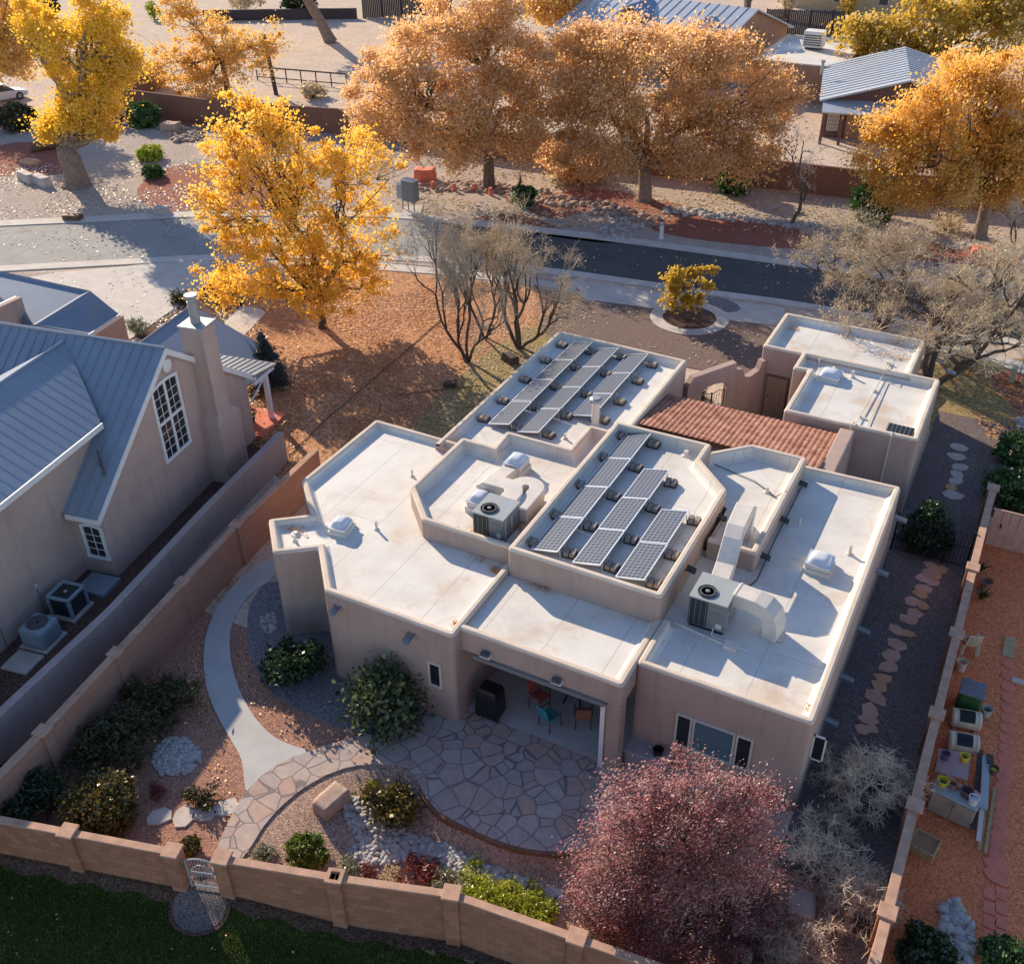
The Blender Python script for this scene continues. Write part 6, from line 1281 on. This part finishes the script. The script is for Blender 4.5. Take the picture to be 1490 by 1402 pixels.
q=G(1477,556); r=empty('utility_pedestal',(*q,0)); tag(r,'pale green utility pedestal with twin posts at the right edge','utility box'); MB().box(-.3,-.05,-.2,.2,0,.8).build('cabinet',M('pale_green_paint',(.36,.38,.24),.6,.08),r,bevel=.03); MB().box(.25,.55,-.2,.2,0,.75).build('cabinet',bpy.data.materials['pale_green_paint'],r,bevel=.03); MB().tube([(.1,.1,0),(.1,.1,1.7)],.03,6).build('post',MT['galv'],r)

# ================================================================ PATIO AND RIGHT YARD THINGS
def chair(label,x,y,rz,seat,fr='bark_dark'):
    r=empty('patio_chair',(x,y,.062),rz); tag(r,label,'chair'); MB().box(-.24,.24,-.24,.24,.42,.50).build('seat',seat,r,bevel=.03); T=Matrix.Translation((0,.25,.5))@Matrix.Rotation(R(-12),4,'X'); m=MB(); m.box(-.22,.22,-.02,.03,.04,.48,T); m.build('backrest',seat,r,bevel=.02)
    for sx in (-1,1):
        for sy in (-1,1): MB().tube([(sx*.22,sy*.22,.42),(sx*.24,sy*.25,0)],.02,6).build('leg',MT[fr],r)
        MB().tube([(sx*.27,.25,.66),(sx*.27,-.2,.64),(sx*.25,-.22,.42)],.02,6).build('armrest',MT[fr],r)
teal=M('teal_cushion',(.05,.27,.30),.8,.1); woodc=M('reddish_chair_wood',(.30,.13,.08),.6,.2,6)
tx,ty=G(838,1018,.06); tt_=empty('patio_table',(tx,ty,.062)); tag(tt_,'dark round table under the covered patio','table'); MB().lathe([(.58,.70),(.6,.715),(.6,.735),(.58,.745)],(0,0,0),30).build('tabletop',MT['dgrey'],tt_)
for k in range(4): a=R(45+90*k); MB().tube([(.15*math.cos(a),.15*math.sin(a),.7),(.42*math.cos(a),.42*math.sin(a),0)],.03,6).build('leg',MT['black'],tt_)
x,y=G(800,1055,.06); chair('teal-cushioned patio chair on the near left side of the dark table',x,y,R(160),teal)
x,y=G(842,1000,.06); chair('teal-cushioned patio chair on the far side of the dark table',x,y+.5,R(5),teal)
x,y=G(783,1030,.06); chair('red-backed patio chair left of the dark table',x,y+.1,R(75),M('red_cushion',(.38,.09,.07),.8,.2)); x,y=G(848,1053,.06); chair('slatted wooden patio chair on the near right side of the dark table',x,y,R(205),woodc)
x,y=G(704,1045,.06); r=empty('covered_grill',(x+.1,y+.25,.062)); tag(r,'barbecue grill under a glossy black cover at the patio corner','grill'); bm=bmesh.new(); bmesh.ops.create_cube(bm,size=1); bmesh.ops.subdivide_edges(bm,edges=bm.edges,cuts=6,use_grid_fill=True)
for v in bm.verts:
    c=v.co.copy(); t=c.z+.5; k=1-.35*max(0,t-.7)**2*11*.5; f=.02*math.sin(c.x*26)*math.cos(c.y*22+3)*(1-t*.6); v.co=Vector((c.x*.78*(1.02-.1*t)*k+f,c.y*.62*(1.05-.08*t)*k+f,.10+t*1.12))
me=bpy.data.meshes.new('cover'); bm.to_mesh(me); bm.free(); me.materials.append(NT('black_vinyl_cover').done((.012,.012,.014),.38,spec=.5)); o=bpy.data.objects.new('cover',me); C.objects.link(o); o.parent=r; sm=o.modifiers.new('s','SUBSURF'); sm.levels=1; sm.render_levels=1
for sx in (-1,1):
    w=MB().lathe([(.09,-.03),(.1,0),(.09,.03)],(0,0,0),14).build('wheel',MT['black'],r); w.rotation_euler=(R(90),0,0); w.location=(sx*.3,-.2,.1)
x,y=G(936,1122,.0); r=empty('storage_box',(x,y+.3,.05)); tag(r,'grey plastic storage box between the patio column and the bedroom window','storage box'); MB().box(-.62,.62,-.3,.3,0,.5).build('bin',M('grey_plastic',(.36,.34,.35),.6,.08),r,bevel=.03); MB().box(-.65,.65,-.33,.33,.5,.57).build('lid',bpy.data.materials['grey_plastic'],r,bevel=.025)
o=MB().lathe([(.12,0),(.16,.2),(.17,.22),(.13,.22),(.12,.05)],(x+.3,y+.28,.622),14).build('pot',MT['black']); tag(o,'black pot on the grey plastic storage box','pot')
# iron side gate
r=empty('iron_gate',(0,0,0)); tag(r,'black iron fence and gate across the side path behind the cypress','gate'); m=MB(); y=33.55
m2=MB()
for x in (-1.82,.82): m2.cbox((x,y,.85),(.07,.07,1.7))
m2.cbox((.0,y,.8),(.07,.07,1.6)); m2.build('gate_posts',MT['black'],r)
for h in (.15,.95,1.5): m.tube([(-1.8,y,h),(.8,y,h)],.016,6)
for i in range(1,22): x=-1.8+2.6*i/22; m.tube([(x,y,.05),(x,y,1.5+.12*math.sin(math.pi*((i%11)/11)))],.010,5)
m.build('bars',MT['black'],r); based(r,(-.5,y,0))
# pink board gate at the end of the right yard
a=Vector(G(1430,791)); b=Vector(G(1476,803)); r=empty('board_gate',(0,0,0)); tag(r,'pinkish tan board gate closing the top of the right yard','gate'); d=(b-a).normalized(); m=MB()
for i in range(12): p=a+d*(.2+i*.3); m.cbox((p.x,p.y,.82),(.28,.04,1.55),math.atan2(d.y,d.x))
m.build('boards',M('pink_tan_boards',(.50,.31,.24),.8,.1,4),r); m=MB(); m.slab([(*(a-d*.0),1.66),(*(a+d*3.7),1.66),(*(a+d*3.7),1.6),(*a,1.6)],.06,(d.y,-d.x,0)); m.build('top_rail',bpy.data.materials['pink_tan_boards'],r); p=a+d*.35; MB().cbox((p.x+.05,p.y-.06,1.0),(.05,.04,.2)).build('latch',MT['black'],r); based(r,(a.x,a.y,0))
def pot(px,py,r0,r1,h,mat,label,z=.01,soil='bark_dark',name='pot',cat='pot',lid=None):
    b=G(px,py,z); r=empty(name,(b[0],b[1],z)); tag(r,label,cat); MB().lathe([(r0,0),(r1,h),(r1*1.08,h),(r1*1.08,h+.03),(r1*.9,h+.03),(r1*.88,h-.05)],(0,0,0),18).build('pot',mat,r); MB().lathe([(r1*.86,h-.052),(.01,h-.045)],(0,0,0),14).build('soil' if lid is None else 'lid',MT[soil] if lid is None else lid,r); return r
tc=MT['terracotta']; yel=M('yellow_plastic',(.60,.46,.03),.5,.08); pur=M('plum_glaze',(.16,.09,.15),.5,.2); brn=M('brown_pot',(.13,.07,.06),.6,.2); crm=M('cream_plastic',(.58,.50,.38),.6,.08); wht=M('white_bucket',(.60,.60,.60),.5,.06); pnk=M('pink_lid',(.50,.22,.19),.6,.1)
pot(1433,856,.15,.22,.34,tc,'terracotta pot at the top of the right yard near the board gate')
for x,y,lab in ((1424,832,'upper'),(1427,872,'lower')):
    b=G(x,y); r=empty('aloe_plant',(b[0],b[1],0)); tag(r,f'spiky green aloe by the east wall, the {lab} one beside the terracotta pot','plant'); m=MB()
    for i in range(14):
        a=i*2.4; L=.3+.25*random.random(); m.tube([(0,0,.02),(L*.4*math.cos(a),L*.4*math.sin(a),L*.7),(L*.8*math.cos(a),L*.8*math.sin(a),L*.95)],[.04,.03,.004],4)
    m.build('leaves',MT['lf_jun'],r)
b=G(1405,945); 
for k in range(3):
    r=empty('plastic_chair',(b[0]+.03*k,b[1]-.12*k,.11*k),R(200)); tag(r,f'cream plastic garden chair, {["bottom","middle","top"][k]} one of the stack of three by the east wall','chair','stacked cream plastic chairs'); T=Matrix.Translation((0,.22,.42))@Matrix.Rotation(R(-14),4,'X'); MB().box(-.22,.22,-.22,.22,.38,.42).build('seat',crm,r,bevel=.015); m=MB()
    for i in range(5): m.box(-.2+.09*i,-.14+.09*i,-.012,.012,.0,.45,T)
    m.box(-.22,.22,-.015,.015,.43,.5,T); m.build('backrest',crm,r)
    for sx in (-1,1):
        m=MB(); m.tube([(sx*.25,.24,.6),(sx*.25,-.18,.58),(sx*.25,-.22,.4)],.02,6); m.build('armrest',crm,r)
        for sy in (-1,1): MB().tube([(sx*.22,sy*.2,.4),(sx*.25,sy*.26,0)],.022,6).build('leg',crm,r)
pot(1397,973,.14,.17,.32,crm,'cream bucket with a pink lid below the stacked plastic chairs',name='bucket',cat='bucket',lid=pnk)
b=G(1408,1035); r=empty('compost_bin',(b[0]-.05,b[1]+.1,0)); tag(r,'green compost bin under a dark grey cover in the right yard','compost bin'); m=MB(); s=.36; m.add([(-s,-s,0),(s,-s,0),(s,s,0),(-s,s,0),(-s*.86,-s*.86,.85),(s*.86,-s*.86,.85),(s*.86,s*.86,.85),(-s*.86,s*.86,.85)],[(3,2,1,0),(0,1,5,4),(1,2,6,5),(2,3,7,6),(3,0,4,7),(4,5,6,7)]); m.build('bin',M('green_plastic',(.03,.10,.03),.5,.15),r,bevel=.06); m=MB(); m.box(-.37,.37,-.37,.37,.85,.92); m.build('cover',M('grey_cover',(.17,.16,.18),.8,.2,8),r,bevel=.03)
pot(1434,1040,.12,.16,.26,M('pale_grey_pot',(.42,.40,.38),.7,.1),'pale grey pot standing alone right of the compost bin')
def barrel(px,py,label):
    b=G(px,py,.3); r=empty('planter_barrel',(b[0],b[1],0),R(12)); tag(r,label,'barrel'); bd=MB().lathe([(.02,-.42),(.27,-.42),(.30,-.36),(.285,-.3),(.30,.0),(.285,.3),(.30,.36),(.27,.42),(.02,.42)],(0,0,0),26).build('drum',crm,r,smooth=False); bd.rotation_euler=(R(90),0,R(90)); bd.location=(0,0,.31); m=MB(); k=8
    P=[]
    for x in (-.22,.22):
        for i in range(k+1): a=R(50+80*i/k-25); P.append((x,-.306*math.cos(a),.31+.306*math.sin(a)))
    m.add(P,[(i,i+1,k+2+i,k+1+i) for i in range(k)]); m.build('opening',MT['black'],r); m=MB(); [m.box(s*.3-.04,s*.3+.04,-.28,.28,0,.08) for s in (-1,1)]; m.build('cradle',MT['pine'],r)
barrel(1405,1046,'cream plastic drum with cut-out opening lying in the right yard, upper of two'); barrel(1401,1080,'cream plastic drum with cut-out opening lying in the right yard, lower of two')
def boardtable(P,z,label,mat,name='work_table',legs=True):
    r=empty(name,(0,0,0)); tag(r,label,'table'); Q=[(*G(x,y,z),z) for x,y in P]; MB().slab(Q,.04).build('tabletop',mat,r)
    for x,y,_ in Q:
        cx=sum(q[0] for q in Q)/4; cy=sum(q[1] for q in Q)/4; MB().tube([(x+(cx-x)*.12,y+(cy-y)*.12,0),(x+(cx-x)*.12,y+(cy-y)*.12,z-.04)],.025,6).build('leg',MT['pine'],r)
    based(r,(cx,cy,0))
boardtable([(1366,1088),(1413,1096),(1408,1134),(1361,1122)],.8,'stained board table holding a purple and a yellow pot',M('stained_table_top',(.46,.36,.33),.8,.3,4,c2=(.50,.30,.29)))
pot(1374,1103,.09,.13,.2,pur,'purple pot on the stained board table',z=.802); pot(1402,1106,.10,.13,.18,yel,'yellow pot on the stained board table',z=.802)
Q=[G(1356,1150,.9),G(1420,1172,.9)]; b0=Vector(G(1357,1148,.88)); b1=Vector(G(1421,1178,.88)); d=(b1-b0).normalized(); r=empty('garden_cabinet',(b0.x,b0.y,0),math.atan2(d.y,d.x)); tag(r,'beige two-door garden cabinet with pots on top in the right yard','cabinet'); L=(b1-b0).length
MB().box(0,L,0,.6,.04,.84).build('carcass',M('beige_cabinet',(.34,.265,.21),.7,.1),r,bevel=.02); MB().box(-.03,L+.03,-.03,.63,.84,.88).build('worktop',MT['ltop'],r,bevel=.01)
for k in (0,1):
    o=MB().box(.02+k*L/2,L/2-.01+k*(L/2-.01),-.025,-.002,.08,.80).build('door',bpy.data.materials['beige_cabinet'],r,bevel=.008); MB().tube([(L/2-.06+.12*k,-.03,.6),(L/2-.06+.12*k,-.06,.66),(L/2-.06+.12*k,-.03,.72)],.01,5).build('handle',MT['dgrey'],o)
ptop=lambda u,v:(b0.x+d.x*u-d.y*v,b0.y+d.y*u+d.x*v)
def potat(u,v,*a,**k):
    r=pot(1400,1100,*a,**k); x,y=ptop(u,v); r.location=(x,y,.882)
potat(.16,.3,.11,.15,.18,yel,'dark-rimmed yellow pot at the left end of the beige cabinet top'); potat(.42,.36,.08,.11,.16,tc,'small orange clay pot beside the dark-rimmed yellow pot'); potat(.8,.32,.13,.17,.2,brn,'wide dark brown pot in the middle of the beige cabinet top',soil='black'); potat(L-.16,.16,.11,.13,.22,wht,'white bucket with lid at the right corner of the beige cabinet',name='bucket',cat='bucket',lid=wht)
x,y=ptop(L-.24,.47); tag(MB().lathe([(.17,0),(.18,.02),(.15,.03)],(x,y,.882),20).build('saucer',pnk),'pink saucer behind the white bucket on the beige cabinet','saucer')
x,y=ptop(.4,.55); tag(MB().cbox((x,y,.93),(.5,.12,.09),math.atan2(d.y,d.x)-.5).build('trough',tc,bevel=.02),'narrow terracotta trough behind the clay pots on the beige cabinet','trough')
def plank(x0,y0,x1,y1,z,w,mat,label):
    a,b=Vector((*G(x0,y0,z),z)),Vector((*G(x1,y1,z),z)); s=Vector((-(b-a).y,(b-a).x,0)).normalized()*w/2; o=MB().slab([a-s,b-s,b+s,a+s],.04,(0,0,1)).build('plank',MT[mat]); tag(o,label,'plank','stacked planks in the right yard')
plank(1427,1090,1416,1205,.3,.16,'dwood','grey weathered plank nearest the beige cabinet'); plank(1435,1100,1432,1175,.45,.2,'ltop','pale grey plank lying highest beside the beige cabinet'); plank(1441,1120,1425,1235,.2,.1,'pine','yellow plank in the middle of the plank stack'); plank(1448,1145,1434,1240,.12,.09,'pine','outermost yellow plank next to the round red pavers'); plank(1431,1160,1424,1222,.38,.12,'vinyl','short cream plank over the middle of the plank stack'); plank(1436,1102,1446,1104,.5,.35,'dwood','short wide grey board at the head of the plank stack')
pot(1444,1124,.10,.13,.2,brn,'small black pot with yellow liner beside the planks',z=.3,soil='bark_dark',lid=yel)
b=G(1342,1238); r=empty('wooden_planter',(b[0],b[1]+.1,.0),R(-12)); tag(r,'low wooden planter box against the east wall below the cabinet','planter'); m=MB()
for s in (-1,1): m.box(-.32,.32,s*.3-.02,s*.3+.02,0,.3); m.box(s*.32-.02,s*.32+.02,-.28,.28,0,.3)
m.build('box',MT['pine'],r); MB().box(-.3,.3,-.28,.28,.02,.25).build('soil',M('planter_soil',(.35,.20,.12),.95,.2,8),r)
# ================================================================ LIGHT AND CAMERA
sc_=bpy.context.scene
SUN_EL,SUN_AZ=R(24.5),R(-28.0)                       # shadows fall towards this azimuth in the house frame
sd=Vector((-math.cos(SUN_AZ)*math.cos(SUN_EL),-math.sin(SUN_AZ)*math.cos(SUN_EL),math.sin(SUN_EL)))
W=bpy.data.worlds.new('World'); sc_.world=W; W.use_nodes=True; nt=W.node_tree
sky=nt.nodes.new('ShaderNodeTexSky'); sky.sky_type='NISHITA'; sky.sun_disc=False; sky.sun_elevation=SUN_EL; sky.sun_rotation=math.atan2(sd.x,sd.y); sky.air_density=1.0; sky.dust_density=.2; sky.ozone_density=1.6
hs=nt.nodes.new('ShaderNodeHueSaturation'); hs.inputs['Saturation'].default_value=1.05; hs.inputs['Hue'].default_value=.508; nt.links.new(sky.outputs[0],hs.inputs['Color']); nt.links.new(hs.outputs[0],nt.nodes['Background'].inputs[0]); nt.nodes['Background'].inputs[1].default_value=SKY
L=bpy.data.lights.new('sun','SUN'); L.energy=SUN; L.angle=R(.5); L.color=(1,.83,.62); o=bpy.data.objects.new('sun',L); C.objects.link(o); o.rotation_euler=sd.to_track_quat('Z','Y').to_euler(); o.location=(0,0,60)
cd=bpy.data.cameras.new('camera'); cd.sensor_fit='HORIZONTAL'; cd.sensor_width=36; cd.lens=36*CF/1490; cd.clip_end=3000; cd.clip_start=.5
co=bpy.data.objects.new('camera',cd); C.objects.link(co); m4=Matrix((_r,_u,-_f)).transposed().to_4x4(); m4.translation=CAM; co.matrix_world=m4; sc_.camera=co
vs=sc_.view_settings; vs.view_transform='Standard'; vs.look='None'; vs.exposure=EXPO; vs.gamma=1; vs.use_curve_mapping=False
cy=sc_.cycles; cy.max_bounces=6; cy.diffuse_bounces=4; cy.glossy_bounces=2; cy.transmission_bounces=3; cy.transparent_max_bounces=4; cy.caustics_reflective=False; cy.caustics_refractive=False
